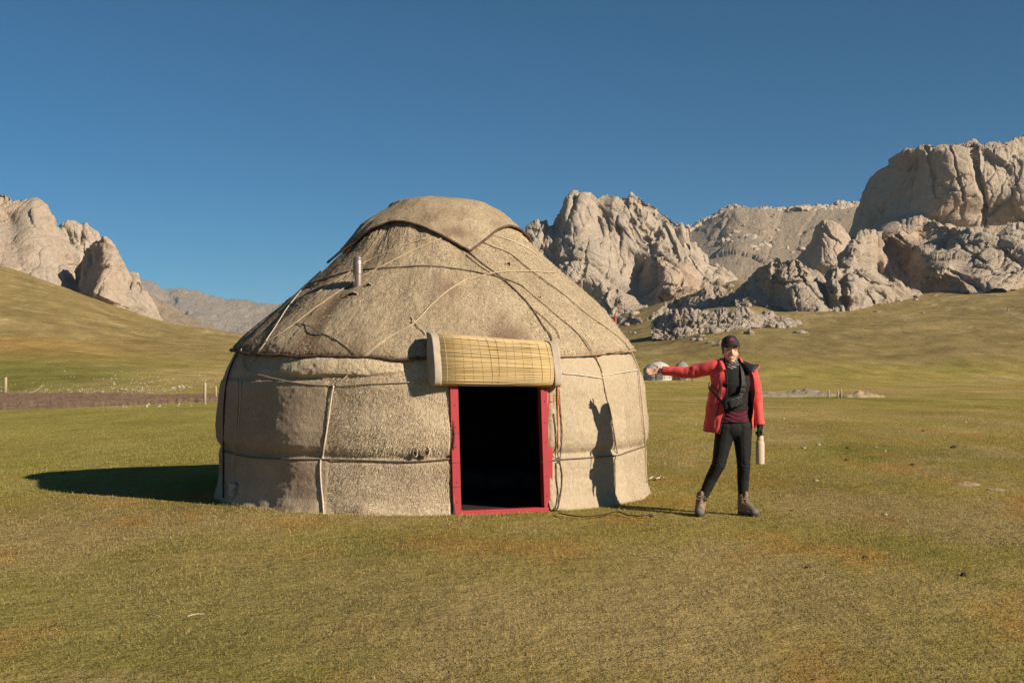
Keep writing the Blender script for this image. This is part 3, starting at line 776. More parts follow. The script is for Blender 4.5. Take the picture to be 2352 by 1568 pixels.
def cw(th, z): return wall_r(z) + wall_lumps(th, z)
def cr(th, z): return roof_r(z) + roof_lumps(th, z)
TH_DL = yang(1037, 1050); TH_DR = yang(1258, 1100)          # edges of the door opening
TH_S1 = yang(747, 1080); TH_S2 = yang(1432, 1080)            # seams
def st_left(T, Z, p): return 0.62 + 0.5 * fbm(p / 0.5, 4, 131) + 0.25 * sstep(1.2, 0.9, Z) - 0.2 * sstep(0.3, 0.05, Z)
def st_front(T, Z, p):
    s = 0.14 + 0.55 * fbm(p / np.array((0.30, 0.30, 0.42)), 4, 133)
    return s + 0.8 * np.exp(-(((T - TH_S1 - 0.13) / 0.07) ** 2 + ((Z - 0.03) / 0.07) ** 2))
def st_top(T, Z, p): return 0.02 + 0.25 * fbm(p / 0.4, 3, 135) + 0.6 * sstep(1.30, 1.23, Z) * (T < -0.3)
def st_right(T, Z, p): return -0.05 + 0.55 * fbm(p / np.array((0.22, 0.22, 0.7)), 4, 137) + 0.18 * sstep(0.3, 0.0, Z)
def st_right2(T, Z, p): return 0.18 + 0.45 * fbm(p / 0.4, 4, 139)
def st_rear(T, Z, p): return 0.2 + 0.4 * fbm(p / 0.5, 3, 141)
ZT = 1.235
felt_patch('wall_felt', TH_S1 - 0.03, TH_DL, -0.03, lambda t: np.full_like(t, 1.60), cw, 170, 170, M_FELT, st_front, 0.0, fine=0.0035, seed=201, ragged=0.02, label='shaggy sunlit felt wall left of the door')
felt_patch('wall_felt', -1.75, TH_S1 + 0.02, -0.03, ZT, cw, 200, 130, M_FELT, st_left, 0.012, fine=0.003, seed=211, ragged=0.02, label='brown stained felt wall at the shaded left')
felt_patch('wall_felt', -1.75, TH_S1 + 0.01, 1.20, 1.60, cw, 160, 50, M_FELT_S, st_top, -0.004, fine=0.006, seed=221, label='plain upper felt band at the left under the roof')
felt_patch('wall_felt', TH_DR, TH_S2 + 0.02, lambda t: -0.03 + 0.05 * sstep(0.16, 0.0, t - TH_DR), lambda t: np.full_like(t, 1.60), cw, 120, 150, M_FELT_S, st_right, 0.006, fine=0.005, seed=231, ragged=0.012, label='smooth pale felt wall right of the door')
felt_patch('wall_felt', TH_S2 - 0.02, 1.9, -0.03, lambda t: np.full_like(t, 1.60), cw, 150, 140, M_FELT_S, st_right2, -0.004, fine=0.0045, seed=241, ragged=0.025, label='felt wall at the right edge of the yurt')
felt_patch('wall_felt', 1.88, 2 * math.pi - 1.73, -0.03, 1.60, cw, 120, 40, M_FELT, st_rear, -0.01, seed=251, label='felt wall at the rear of the yurt')

# small opened-up folds over the left wall: the bulging felt flap under the roof
def flap(T0, T1, Za, Zb, bulge, seed):
    def rad(T, Z):
        a = np.clip((T - T0) / (T1 - T0), 0, 1); b = np.clip((Z - Za) / (Zb - Za), 0, 1)
        return cw(T, Z) + 0.012 + bulge * np.sin(np.pi * a) ** 0.6 * np.sin(np.pi * b) ** 0.8
    felt_patch('felt_flap', T0, T1, lambda t: np.interp(t, np.linspace(T0, T1, 5), [Za + 0.06, Za, Za + 0.01, Za, Za + 0.05]), Zb, rad, 120, 40, M_FELT, lambda T, Z, p: 0.1 + 0.4 * fbm(p / 0.3, 4, seed), 0.0, fine=0.006, seed=seed, thick=0.012)
flap(yang(640, 850), yang(930, 850), 1.25, 1.47, 0.045, 261)

# holes torn in the felt: ragged-rimmed dishes, the shade inside painted as dark colour
def hole(px, py, w, h, depth=0.03, name='torn_hole'):
    c = on_yurt(px, py, 0.004); th = math.atan2(c[0], -c[1])
    er = np.array((math.sin(th), -math.cos(th), 0)); et = np.array((math.cos(th), math.sin(th), 0)); ez = np.array((0, 0, 1.0))
    n = 20; a = np.arange(n) / n * 2 * np.pi
    rg = np.random.default_rng(int(px)); k = 1 + rg.uniform(-0.25, 0.25, n)
    rings = []
    for (s, o) in ((1.35, 0.004), (1.0, 0.018), (0.8, 0.004), (0.4, -depth * 0.2)):
        rings.append(c + (np.cos(a) * w * s * k)[:, None] * et + (np.sin(a) * h * s * k)[:, None] * ez + o * er)
    v = np.concatenate(rings + [[c - depth * 0.2 * er]])
    f = np.concatenate([np.stack([r * n + np.arange(n), r * n + (np.arange(n) + 1) % n, (r + 1) * n + (np.arange(n) + 1) % n, (r + 1) * n + np.arange(n)], -1) for r in range(3)])
    t = np.stack([3 * n + np.arange(n), 3 * n + (np.arange(n) + 1) % n, np.full(n, 4 * n)], -1)
    mi = np.concatenate([np.zeros(n), np.ones(2 * n), np.ones(n)])
    return obj(name, v, [f, t], [M_FELT, M_EDGE], yurt, True, {'stain': np.full(len(v), 0.45)}, mi)
hole(953, 1037, 0.020, 0.040); hole(977, 1036, 0.034, 0.045); hole(963, 1048, 0.012, 0.016)
hole(1166, 608, 0.020, 0.026); hole(1239, 682, 0.008, 0.009)

# --- roof felt in four gores that overlap at their seams
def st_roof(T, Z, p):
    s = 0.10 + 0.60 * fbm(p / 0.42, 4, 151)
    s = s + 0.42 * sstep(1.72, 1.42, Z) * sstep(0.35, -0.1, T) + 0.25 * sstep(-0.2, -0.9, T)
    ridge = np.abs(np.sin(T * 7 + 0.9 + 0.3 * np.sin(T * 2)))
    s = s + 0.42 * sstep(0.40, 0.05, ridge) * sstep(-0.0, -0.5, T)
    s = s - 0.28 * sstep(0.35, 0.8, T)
    for (u_, v_, w_) in ((1195, 790, 0.16), (1035, 665, 0.10), (1140, 780, 0.10), (1060, 545, 0.12)):
        q = on_yurt(u_, v_); s = s + 0.55 * np.exp(-((T - math.atan2(q[0], -q[1])) ** 2 * 2.5 + (Z - q[2]) ** 2) / (w_ * w_))
    return s
def gore(t0, t1, off, seed, n):
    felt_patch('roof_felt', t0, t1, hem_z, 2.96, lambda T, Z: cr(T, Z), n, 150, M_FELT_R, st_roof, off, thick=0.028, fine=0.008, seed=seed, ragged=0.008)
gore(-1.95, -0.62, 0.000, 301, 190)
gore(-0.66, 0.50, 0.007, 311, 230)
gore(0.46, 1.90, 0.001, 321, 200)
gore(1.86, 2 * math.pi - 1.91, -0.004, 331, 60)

# rolled hem of the roof felt
def hem_path(t0, t1, n, dz=0.0, off=0.006):
    th = np.linspace(t0, t1, n); z = hem_z(th) + dz + 0.008 * fbm(V3(th * 10, 5, 0.0), 3, 71); r = cr(th, z) + off
    return np.stack([np.sin(th) * r, -np.cos(th) * r, z], -1)
hp = hem_path(-1.95, 0.36, 160)
tube_obj('roof_hem', hp, 0.013 + 0.012 * fbm(V3(np.arange(160) / 9.0, 1, 0.0), 3, 77), M_EDGE, yurt, 8, n=0)['label'] = 'dark brown rolled hem of the roof felt'
hp = hem_path(0.44, 1.9, 110)
tube_obj('roof_hem', hp, 0.010 + 0.009 * fbm(V3(np.arange(110) / 9.0, 4, 0.0), 3, 79), M_EDGE_L, yurt, 8, n=0)['label'] = 'reddish hem of the roof felt at the right'

# --- crown cover: square felt whose corners hang down the roof
C_FRONT = yang(1076, 574)
def crown_low(th):
    a = (np.asarray(th) - C_FRONT + math.pi / 4) % (math.pi / 2) / (math.pi / 2)
    k = np.abs(a - 0.5) * 2                                     # 0 on a corner, 1 midway
    left = np.exp(-((np.asarray(th) - (C_FRONT - math.pi / 2)) / 0.35) ** 2)
    return 2.86 - 0.34 * np.clip(1 - k, 0, 1) ** 1.9 - 0.06 * left * np.clip(1 - k, 0, 1)
def crown_r(th, z): return np.maximum(crown_r0(th, z), np.where(z < 2.92, cr(th, z) + 0.016, 0))
def crown_r0(th, z):
    base = np.interp(z, [2.2, 2.55, 2.74, 2.88, 2.98, 3.06, 3.13, 3.175, 3.20, 3.215], [1.63, 1.205, 1.02, 0.895, 0.80, 0.70, 0.55, 0.37, 0.18, 0.0])
    return base + 0.02 + 0.9 * roof_lumps(th, np.minimum(z, 3.05)) * sstep(3.215, 3.06, z)
def crown():
    nth, nz = 260, 60
    th = np.linspace(-math.pi, math.pi, nth, endpoint=False); q = np.linspace(0, 1, nz)
    zl = crown_low(th); T = np.repeat(th[:, None], nz, 1); Z = zl[:, None] + (3.215 - zl)[:, None] * (1 - (1 - q[None]) ** 1.4)
    r = crown_r(T, Z); p = V3(np.sin(T) * r, -np.cos(T) * r, Z)
    r = np.maximum(r + (0.007 * fbm(p / 0.05, 3, 401, 0.65) + 0.012 * fbm(p / 0.22, 3, 403)) * np.clip(r / 0.2, 0, 1), 0)
    zz = Z + 0.012 * fbm(p / 0.3, 3, 405) * sstep(3.0, 3.15, Z)
    front = V3(np.sin(T) * r, -np.cos(T) * r, zz); under = V3(np.sin(T[:, :8]) * np.maximum(r[:, :8] - 0.022, 0), -np.cos(T[:, :8]) * np.maximum(r[:, :8] - 0.022, 0), Z[:, :8])
    P = np.concatenate([under[:, ::-1], front], 1)
    pw = V3(P[..., 0], P[..., 1], P[..., 2]); s = 0.30 + 0.45 * fbm(pw / 0.4, 4, 407)
    s = s + 0.5 * np.exp(-(((pw[..., 0] - 0.25) / 0.14) ** 2 + ((pw[..., 2] - 2.72) / 0.06) ** 2))
    o = obj('crown_cover', P.reshape(-1, 3), grid_faces(nth, nz + 8, True), M_FELT_R, yurt, True, {'stain': np.clip(s, 0, 1).ravel()})
    o['label'] = 'square felt crown cover with hanging corners'
    th = np.linspace(-math.pi, math.pi, 240); z = crown_low(th); r = crown_r(th, z) + 0.008
    e = np.stack([np.sin(th) * r, -np.cos(th) * r, z - 0.004], -1)
    v, f, t = tube(e, 0.0125, 6)
    obj('edge_cord', v, [f, t], M_EDGE, o)
crown()

# --- loose wool fibres standing off the felt
def fibre_material():
    n = NT('loose_wool'); n.col(n.attr('Col')); n.rough(0.9); n.b.inputs['Specular IOR Level'].default_value = 0.05; return n.m
M_FIBRE = fibre_material()
def fibres(parent, t0, t1, z0, z1, rad, n, seed, cols, length=(0.014, 0.036), lift=0.35, lean=-1.2):
    rg = np.random.default_rng(seed)
    T = rg.uniform(t0, t1, n); Zz = rg.uniform(0, 1, n); za = z0(T) if callable(z0) else z0; Zz = za + (z1 - za) * Zz
    # fewer fibres where the felt is worn smooth
    p = V3(np.sin(T) * 2, -np.cos(T) * 2, Zz); keep = fbm(p / 0.28, 3, seed + 1) + rg.uniform(-0.5, 0.5, n) > -0.25
    T, Zz, p = T[keep], Zz[keep], p[keep]; m = len(T)
    r = rad(T, Zz) + 0.002; B = V3(np.sin(T) * r, -np.cos(T) * r, Zz)
    eo = V3(np.sin(T), -np.cos(T), 0 * T); es = V3(np.cos(T), np.sin(T), 0 * T); up = np.array((0, 0, 1.0))
    if rad is not cw:                                            # tilt the frame with the roof slope
        dr = (rad(T, Zz + 0.02) - rad(T, Zz - 0.02)) / 0.04; upv = eo * dr[:, None] + up; upv /= np.linalg.norm(upv, axis=1, keepdims=True); eo = np.cross(es, upv) * 1.0
        eo = np.where((eo[:, 2:3] < 0), -eo, eo)
    else: upv = np.broadcast_to(up, B.shape)
    a = rg.normal(lean, 0.75, m); L = rg.uniform(*length, m); lf = np.abs(rg.normal(lift, 0.2, m))
    d = es * np.cos(a)[:, None] + upv * np.sin(a)[:, None] + eo * lf[:, None]; s = np.cross(d, eo); s /= np.linalg.norm(s, axis=1, keepdims=True)
    w = rg.uniform(0.0012, 0.0030, m)[:, None]
    V = np.stack([B - s * w, B + s * w, B + d * L[:, None]], 1).reshape(-1, 3)
    tone = np.clip(0.5 + 0.5 * fbm(p / 0.3, 3, seed + 2) + rg.normal(0, 0.28, m), 0, 1)[:, None]
    C = np.asarray(cols[0]) * tone + np.asarray(cols[1]) * (1 - tone)
    o = obj('wool_fibres', V, np.arange(3 * m).reshape(-1, 3), M_FIBRE, parent, False, {'Col': np.repeat(C, 3, 0)}); o['kind'] = 'stuff'
_wf = [o for o in yurt.children if o.name.startswith('wall_felt')]; _rf = [o for o in yurt.children if o.name.startswith('roof_felt')]
_pale, _dk = (0.74, 0.61, 0.43), (0.36, 0.265, 0.185)
fibres(_wf[0], TH_S1 - 0.02, TH_DL - 0.01, 0.0, 1.45, cw, 26000, 611, (_pale, _dk))
fibres(_wf[1], -1.5, TH_S1, 0.0, 1.22, cw, 26000, 613, ((0.62, 0.49, 0.36), (0.26, 0.18, 0.135)))
fibres(_wf[4], TH_S2, 1.6, 0.0, 1.40, cw, 9000, 617, ((0.54, 0.44, 0.315), (0.36, 0.262, 0.19)), (0.008, 0.022))
for k_, (ta, tb, nn) in enumerate(((-1.7, -0.62, 17000), (-0.62, 0.48, 24000), (0.48, 1.6, 17000))):
    fibres(_rf[k_], ta, tb, hem_z, 2.72, cr, nn, 621 + k_, ((0.66, 0.535, 0.365), (0.24, 0.158, 0.108)), (0.012, 0.032), 0.30)

# --- ropes, laid on the cover
def lay(name, pts, r, mat, off=None, n=5, label=None, flat=False):
    dense = []
    pts = np.array(pts, float)
    q = smooth_path(np.c_[pts, np.zeros(len(pts))], 6)[:, :2]
    for (a, b) in q: dense.append(on_yurt(a, b, (r * 0.8 + 0.013) if off is None else off))
    d = np.array(dense)
    for _ in range(3): d[1:-1] = (d[:-2] + 2 * d[1:-1] + d[2:]) / 4
    v, f, t = tube(d, r * 0.95, 6)
    o = obj(name, v, [f, t], mat, yurt)
    if label: o['label'] = label
    return o
def Z1(*p): return [(470.4 + a * 0.26995, 423.3 + b * 0.26995) for a, b in p]
def Z2(*p): return [(940.7 + a * 0.26995, 423.3 + b * 0.26995) for a, b in p]
def Z3(*p): return [(470.4 + a * 0.2819, 780.8 + b * 0.2819) for a, b in p]
def Z4(*p): return [(940.7 + a * 0.31197, 733.8 + b * 0.31197) for a, b in p]
lay('rope', Z1((880, 850), (1150, 760), (1250, 735), (1350, 722), (1600, 708), (1900, 692), (2265, 735)) + Z2((650, 765), (780, 790), (960, 862)), 0.008, M_ROPE_D, label='dark rope running across the front of the roof')
lay('rope', Z2((960, 862), (1150, 1020), (1300, 1150), (1450, 1270), (1560, 1420), (1640, 1568)), 0.006, M_ROPE)
lay('rope', Z1((490, 1360), (700, 1230), (950, 1040), (1150, 905), (1350, 775), (1500, 700), (1700, 595), (1900, 505), (2050, 445)), 0.007, M_ROPE)
lay('rope', Z1((940, 930), (1180, 780), (1350, 670), (1450, 620), (1650, 530), (1880, 455)), 0.006, M_ROPE)
lay('rope', Z1((1240, 1568), (1330, 1480), (1500, 1340), (1700, 1230), (1780, 1180), (1850, 1110), (1950, 1000), (2100, 880), (2250, 800)) + Z2((500, 810), (650, 765), (800, 740), (950, 735), (1100, 740), (1240, 750)), 0.008, M_ROPE, label='pale rope arching over the door')
lay('rope', Z2((500, 570), (640, 690), (760, 770), (880, 880), (1000, 1000), (1080, 1110), (1150, 1220), (1205, 1290), (1212, 1370)), 0.007, M_ROPE_D)
lay('rope', Z2((480, 600), (620, 712), (760, 790), (900, 890), (1030, 1040), (1150, 1140), (1250, 1240), (1275, 1310)), 0.0045, M_ROPE_D)
lay('rope', Z2((555, 455), (700, 520), (850, 580), (1000, 700), (1150, 810), (1350, 960), (1500, 1090), (1700, 1230), (1830, 1340), (1900, 1450), (1945, 1560)), 0.008, M_ROPE)
lay('rope', Z2((600, 405), (700, 420), (900, 490), (1050, 570), (1120, 620)), 0.005, M_ROPE_W)
lay('rope', Z1((760, 1180), (880, 1200), (1000, 1270), (1100, 1310), (1290, 1450)), 0.005, M_ROPE_D)
lay('rope', Z3((145, 900), (350, 950), (700, 970), (970, 970), (1300, 980), (1700, 990), (2000, 965), (2025, 950)), 0.009, M_ROPE_D, label='dark rope tied round the lower wall left of the door')
lay('rope', Z3((330, 250), (550, 310), (800, 355), (1050, 368), (1300, 355), (1600, 345), (1830, 335)), 0.006, M_ROPE)
lay('rope', Z3((1050, 370), (1030, 480), (1000, 700), (970, 880), (960, 960), (942, 985), (945, 1150), (960, 1300), (970, 1440)), 0.0085, M_ROPE_W, label='pale rope hanging down the seam of the left wall')
lay('rope', Z3((1470, 0), (1300, 140), (1150, 300), (1060, 365)), 0.0085, M_ROPE)
lay('rope', Z3((295, 70), (310, 160), (330, 250), (380, 170), (440, 90), (510, 0)), 0.0065, M_ROPE)
lay('rope', Z3((270, 310), (265, 600), (240, 900), (230, 1080)), 0.007, M_ROPE)
lay('rope', Z3((300, 330), (285, 600), (255, 900), (238, 1085)), 0.006, M_ROPE)
lay('rope', Z3((290, 60), (200, 250), (158, 500), (152, 900), (150, 1280)), 0.010, M_ROPE_K)
lay('rope', Z1((300, 1390), (420, 1270), (560, 1140), (700, 1010), (840, 870), (950, 740)), 0.011, M_ROPE_K, label='black edge cord down the left seam of the roof')
lay('rope', Z1((500, 1360), (620, 1180), (700, 1050), (830, 890)), 0.005, M_ROPE_W)
lay('rope', Z4((1140, 0), (1250, 110), (1340, 240), (1390, 310), (1420, 390), (1425, 430), (1450, 560), (1500, 780), (1530, 980)), 0.007, M_ROPE)
lay('rope', Z4((1590, 165), (1640, 250), (1690, 370)), 0.007, M_ROPE)
lay('rope', Z4((1125, 395), (1250, 405), (1420, 430)), 0.007, M_ROPE_W)
lay('rope', Z4((1420, 412), (1550, 390), (1690, 370)), 0.006, M_ROPE_W)
lay('rope', Z4((1690, 370), (1700, 500), (1720, 700), (1735, 900), (1745, 1200)), 0.007, M_ROPE)
lay('rope', Z4((968, 1048), (1090, 1030), (1250, 1020), (1520, 1000), (1600, 975), (1735, 930)), 0.008, M_ROPE_D, label='rope tied round the lower wall right of the door')
lay('rope', Z4((1100, 510), (1115, 700), (1125, 850), (1108, 1020)), 0.0055, M_ROPE_D)
lay('rope', Z4((1062, 690), (1080, 850), (1072, 1015)), 0.0055, M_ROPE_D)
lay('rope', Z4((1080, 1050), (1085, 1200), (1096, 1300), (1070, 1400)), 0.006, M_ROPE_D)
lay('rope', Z4((1108, 1050), (1125, 1150), (1112, 1300), (1085, 1420)), 0.006, M_ROPE_D)
lay('rope', Z4((1530, 995), (1512, 1050), (1514, 1200), (1508, 1360)), 0.006, M_ROPE)
# knots
def knot(px, py, s, mat, seed):
    c = on_yurt(px, py, 0.012); rg = np.random.default_rng(seed)
    a = np.linspace(0, 2 * np.pi * 2.5, 34)
    path = c + np.stack([s * np.cos(a), 0.6 * s * np.sin(2 * a + 0.6) * 0.4, s * np.sin(a)], -1) + rg.uniform(-0.004, 0.004, (34, 3))
    tube_obj('knot', path, 0.006, mat, yurt, 6, n=0)
knot(1282, 1056, 0.022, M_ROPE_D, 3); knot(1384, 862, 0.012, M_ROPE_W, 4); knot(766, 885, 0.012, M_ROPE, 5); knot(950, 740, 0.012, M_ROPE_W, 6); knot(564, 851, 0.010, M_ROPE, 7); knot(742, 1054, 0.010, M_ROPE_W, 8)
# loose twine from the knot to the reed screen, and a tassel
lay('rope', Z1((1755, 1125), (1790, 1175), (1850, 1230), (1880, 1275)), 0.0045, M_ROPE_W)
# bundle of spare rope and rolled felt at the left foot of the wall
def bundle():
    c = on_yurt(*Z3((232, 1250))[0], 0.03)
    v, f = lathe([(0.0, -0.19), (0.022, -0.185), (0.03, -0.10), (0.036, 0.0), (0.034, 0.08), (0.026, 0.13), (0.0, 0.14)], 14)
    v = v * (1 + 0.12 * fbm(v / 0.05, 3, 5))[:, None] + c + np.array((0, 0, -0.02))
    o = obj('felt_roll', v, f, M_FELT, yurt, True, {'stain': np.full(len(v), 0.55)}); o['label'] = 'rolled felt bundle tied at the left foot of the wall'
    rings = []
    for k in range(6):
        a = np.linspace(0, 2 * np.pi, 18); rr = 0.040
        rings.append(tube(c + np.stack([rr * np.cos(a), rr * np.sin(a), -0.0 + 0.018 * k + 0.012 * np.sin(a + k)], -1), 0.007, 5))
    v, fs = tubes_joined(rings); obj('rope_coil', v, fs, M_ROPE_W, o)
bundle()

# --- stove pipe with its ragged opening
def stove_pipe():
    b = on_yurt(822, 672, -0.10); t_ = np.array(b) + (0, 0, 0.47)
    x0 = b[0]; y0 = b[1]
    prof = [(0.045, 0.0), (0.047, 0.02), (0.047, 0.20)]
    for k in range(6):
        z = 0.205 + 0.017 * k; prof += [(0.047, z), (0.0505, z + 0.005), (0.0505, z + 0.009), (0.047, z + 0.014)]
    prof += [(0.047, 0.355), (0.0495, 0.362), (0.0465, 0.365), (0.043, 0.34), (0.042, 0.1)]
    v, f = lathe([(r, z) for r, z in prof], 28)
    n = NT('tarnished_tin'); n.col(n.mix((0.24, 0.19, 0.185), (0.33, 0.265, 0.235), n.noise(n.coord('Object', (1, 1, 0.2)), 14, 4))); n.b.inputs['Metallic'].default_value = 0.75; n.rough(0.42)
    o = obj('stove_pipe', v + np.array((x0, y0, b[2] - 0.02)), f, n.m, yurt); o['label'] = 'ribbed tin stove pipe poking through the roof'
    seam = tube(np.array([(x0 - 0.034, y0 - 0.036, b[2] + 0.02), (x0 - 0.034, y0 - 0.036, b[2] + 0.18)]), 0.003, 5)
    obj('seam', seam[0], [seam[1], seam[2]], n.m, o)
    hole(810, 678, 0.062, 0.030, 0.08, 'pipe_opening')  # shade of the gap round the pipe, painted as a dark dish
    hole(848, 656, 0.035, 0.022, 0.06, 'pipe_opening')
stove_pipe()

# --- door: red frame in the wall opening, reed screen rolled above it
TH_D = 0.5 * (TH_DL + TH_DR)
er = np.array((math.sin(TH_D), -math.cos(TH_D), 0.0)); et = np.array((math.cos(TH_D), math.sin(TH_D), 0.0)); ez = np.array((0, 0, 1.0))
def door_xyz(v):
    """door frame coordinates: x along the wall, y outward, z up"""
    v = np.asarray(v, float); return v[:, :1] * et + v[:, 1:2] * er + v[:, 2:3] * ez
nred = NT('red_door_paint')
vv = nred.coord('Object'); ch = nred.noise(vv, 30, 6, 0.7); sc_ = nred.noise(nred.coord('Object', (1, 1, 0.12)), 24, 5, 0.7)
cc = nred.mix((0.37, 0.040, 0.048), (0.28, 0.028, 0.036), nred.noise(vv, 5, 4))
cc = nred.mix(cc, (0.50, 0.18, 0.15), nred.ramp(sc_, [(0.64, 0.0), (0.74, 0.55)]))
cc = nred.mix(cc, (0.10, 0.03, 0.03), nred.ramp(ch, [(0.68, 0.0), (0.76, 0.8)]))
nred.col(cc); nred.rough(0.55); nred.bump(ch, 0.25, 0.003)
M_RED = nred.m
M_NAIL = varied('dark_iron', (0.03, 0.025, 0.022), (0.06, 0.045, 0.035), 40, 0.7, 0.2, 0.002)
w2 = (TH_DR - TH_DL) * 2.285 / 2
DR = 2.262
def jamb(x0b, x1b, x0t, x1t, y0, y1, z0, z1, name, label=None, bev=0.004):
    v, fs = box(0, 1, 0, 1, 0, 1, 0.0)
    V = []
    for (a, b, c) in v:
        lo = (x0b, x1b)[int(round(a))]; hi = (x0t, x1t)[int(round(a))]
        V.append((lo + (hi - lo) * c, y0 + (y1 - y0) * b, z0 + (z1 - z0) * c))
    o = obj(name, door_xyz(V), fs, M_RED, yurt, False)
    m = o.modifiers.new('edge', 'BEVEL'); m.width = bev; m.segments = 2
    if label: o['label'] = label
    return o
jl = jamb(-w2 + 0.010, -w2 + 0.088, -w2 - 0.028, -w2 + 0.048, DR - 0.085, DR + 0.010, 0.0, 1.40, 'door_jamb', 'sunlit left post of the door frame')
jr = jamb(w2 - 0.050, w2 + 0.012, w2 - 0.098, w2 - 0.030, DR - 0.085, DR + 0.004, 0.0, 1.40, 'door_jamb', 'half shaded right post of the door frame')
jo = jamb(w2 - 0.022, w2 + 0.045, w2 - 0.030, w2 + 0.048, DR - 0.125, DR - 0.03, 0.0, 1.40, 'door_jamb', 'outer right board of the door frame')
jamb(-w2 - 0.03, w2 + 0.03, -w2 - 0.03, w2 + 0.03, DR - 0.088, DR + 0.006, 1.372, 1.44, 'lintel')
jamb(-w2 + 0.020, w2 + 0.000, -w2 + 0.020, w2 + 0.000, DR - 0.075, DR + 0.022, -0.005, 0.040, 'door_sill', 'worn red sill board of the door')
def dots(par, xs, zs, y, r=0.006):
    out = []
    for x, z in zip(xs, zs): out.append(tube(door_xyz([(x, y - 0.004, z), (x, y + 0.003, z)]), r, 6))
    v, fs = tubes_joined(out); obj('nail', v, fs, M_NAIL, par)
for z in (0.12, 0.30, 0.62, 0.80, 1.00):
    x = -w2 + 0.055 - 0.030 * z / 1.4 - 0.01
    dots(jl, [x], [z], DR + 0.010)
    dots(jr, [w2 - 0.02 - 0.04 * z / 1.4], [z + 0.03], DR + 0.004)
for z in (0.255, 0.475, 0.74):
    v, f, t = tube(door_xyz([(-w2 + 0.012 - 0.03 * z / 1.4, DR + 0.0105, z), (-w2 + 0.086 - 0.03 * z / 1.4, DR + 0.0105, z + 0.006)]), 0.0022, 5)
    obj('crack', v, [f, t], M_NAIL, jl)
# black bindings along the felt edges beside the door
def edge_line(th, z0, z1, r, mat, off, wig=0.006):
    z = np.linspace(z0, z1, 60); t = np.full(60, th) + wig * fbm(V3(z * 4, 3, 0.0), 3, 9)
    rr = cw(t, z) + off
    v, f, tt = tube(np.stack([np.sin(t) * rr, -np.cos(t) * rr, z], -1), r, 6)
    obj('edge_binding', v, [f, tt], mat, yurt)
edge_line(TH_DL + 0.006, 0.0, 1.30, 0.011, M_ROPE_K, 0.0)
edge_line(TH_DR - 0.003, 0.02, 1.30, 0.007, M_FELT_S, 0.0)

# strip of the inner reed screen that shows right of the door, with an orange edge
M_REED = None
def reed_material(name, a, b, c):
    n = NT(name); v = n.coord('Object')
    r = n.attr('tone', 'Fac')
    col = n.mix(a, b, n.ramp(r, [(0.1, 0.0), (0.9, 1.0)]))
    k = n.noise(n.coord('Object', (6, 6, 60)), 3.0, 5, 0.6)
    col = n.mix(col, c, n.ramp(k, [(0.60, 0.0), (0.78, 0.65)]))
    n.col(col); n.rough(0.5); n.b.inputs['Specular IOR Level'].default_value = 0.3
    return n.m
M_REED = reed_material('dry_reed', (0.50, 0.365, 0.180), (0.40, 0.275, 0.12), (0.20, 0.12, 0.055))
M_ORANGE = varied('orange_wool', (0.60, 0.17, 0.035), (0.50, 0.12, 0.03), 40, 0.9, 0.4, 0.003)
def inner_reeds():
    parts = []; x0, x1 = w2 + 0.050, w2 + 0.115
    for k in range(52):
        z = 0.60 + k * 0.0145
        parts.append(tube(door_xyz([(x0, DR - 0.03, z), (x1, DR - 0.045, z)]), 0.0062, 5))
    v, fs = tubes_joined(parts)
    o = obj('inner_reed_screen', v, fs, M_REED, yurt, True, {'tone': np.repeat(RNG.uniform(0, 1, 52), 12)}); o['kind'] = 'stuff'
    v, f, t = tube(door_xyz([(w2 + 0.092, DR - 0.02, 0.58), (w2 + 0.092, DR - 0.022, 0.95), (w2 + 0.09, DR - 0.02, 1.36)]), 0.008, 6)
    obj('orange_edging', v, [f, t], M_ORANGE, o)
inner_reeds()

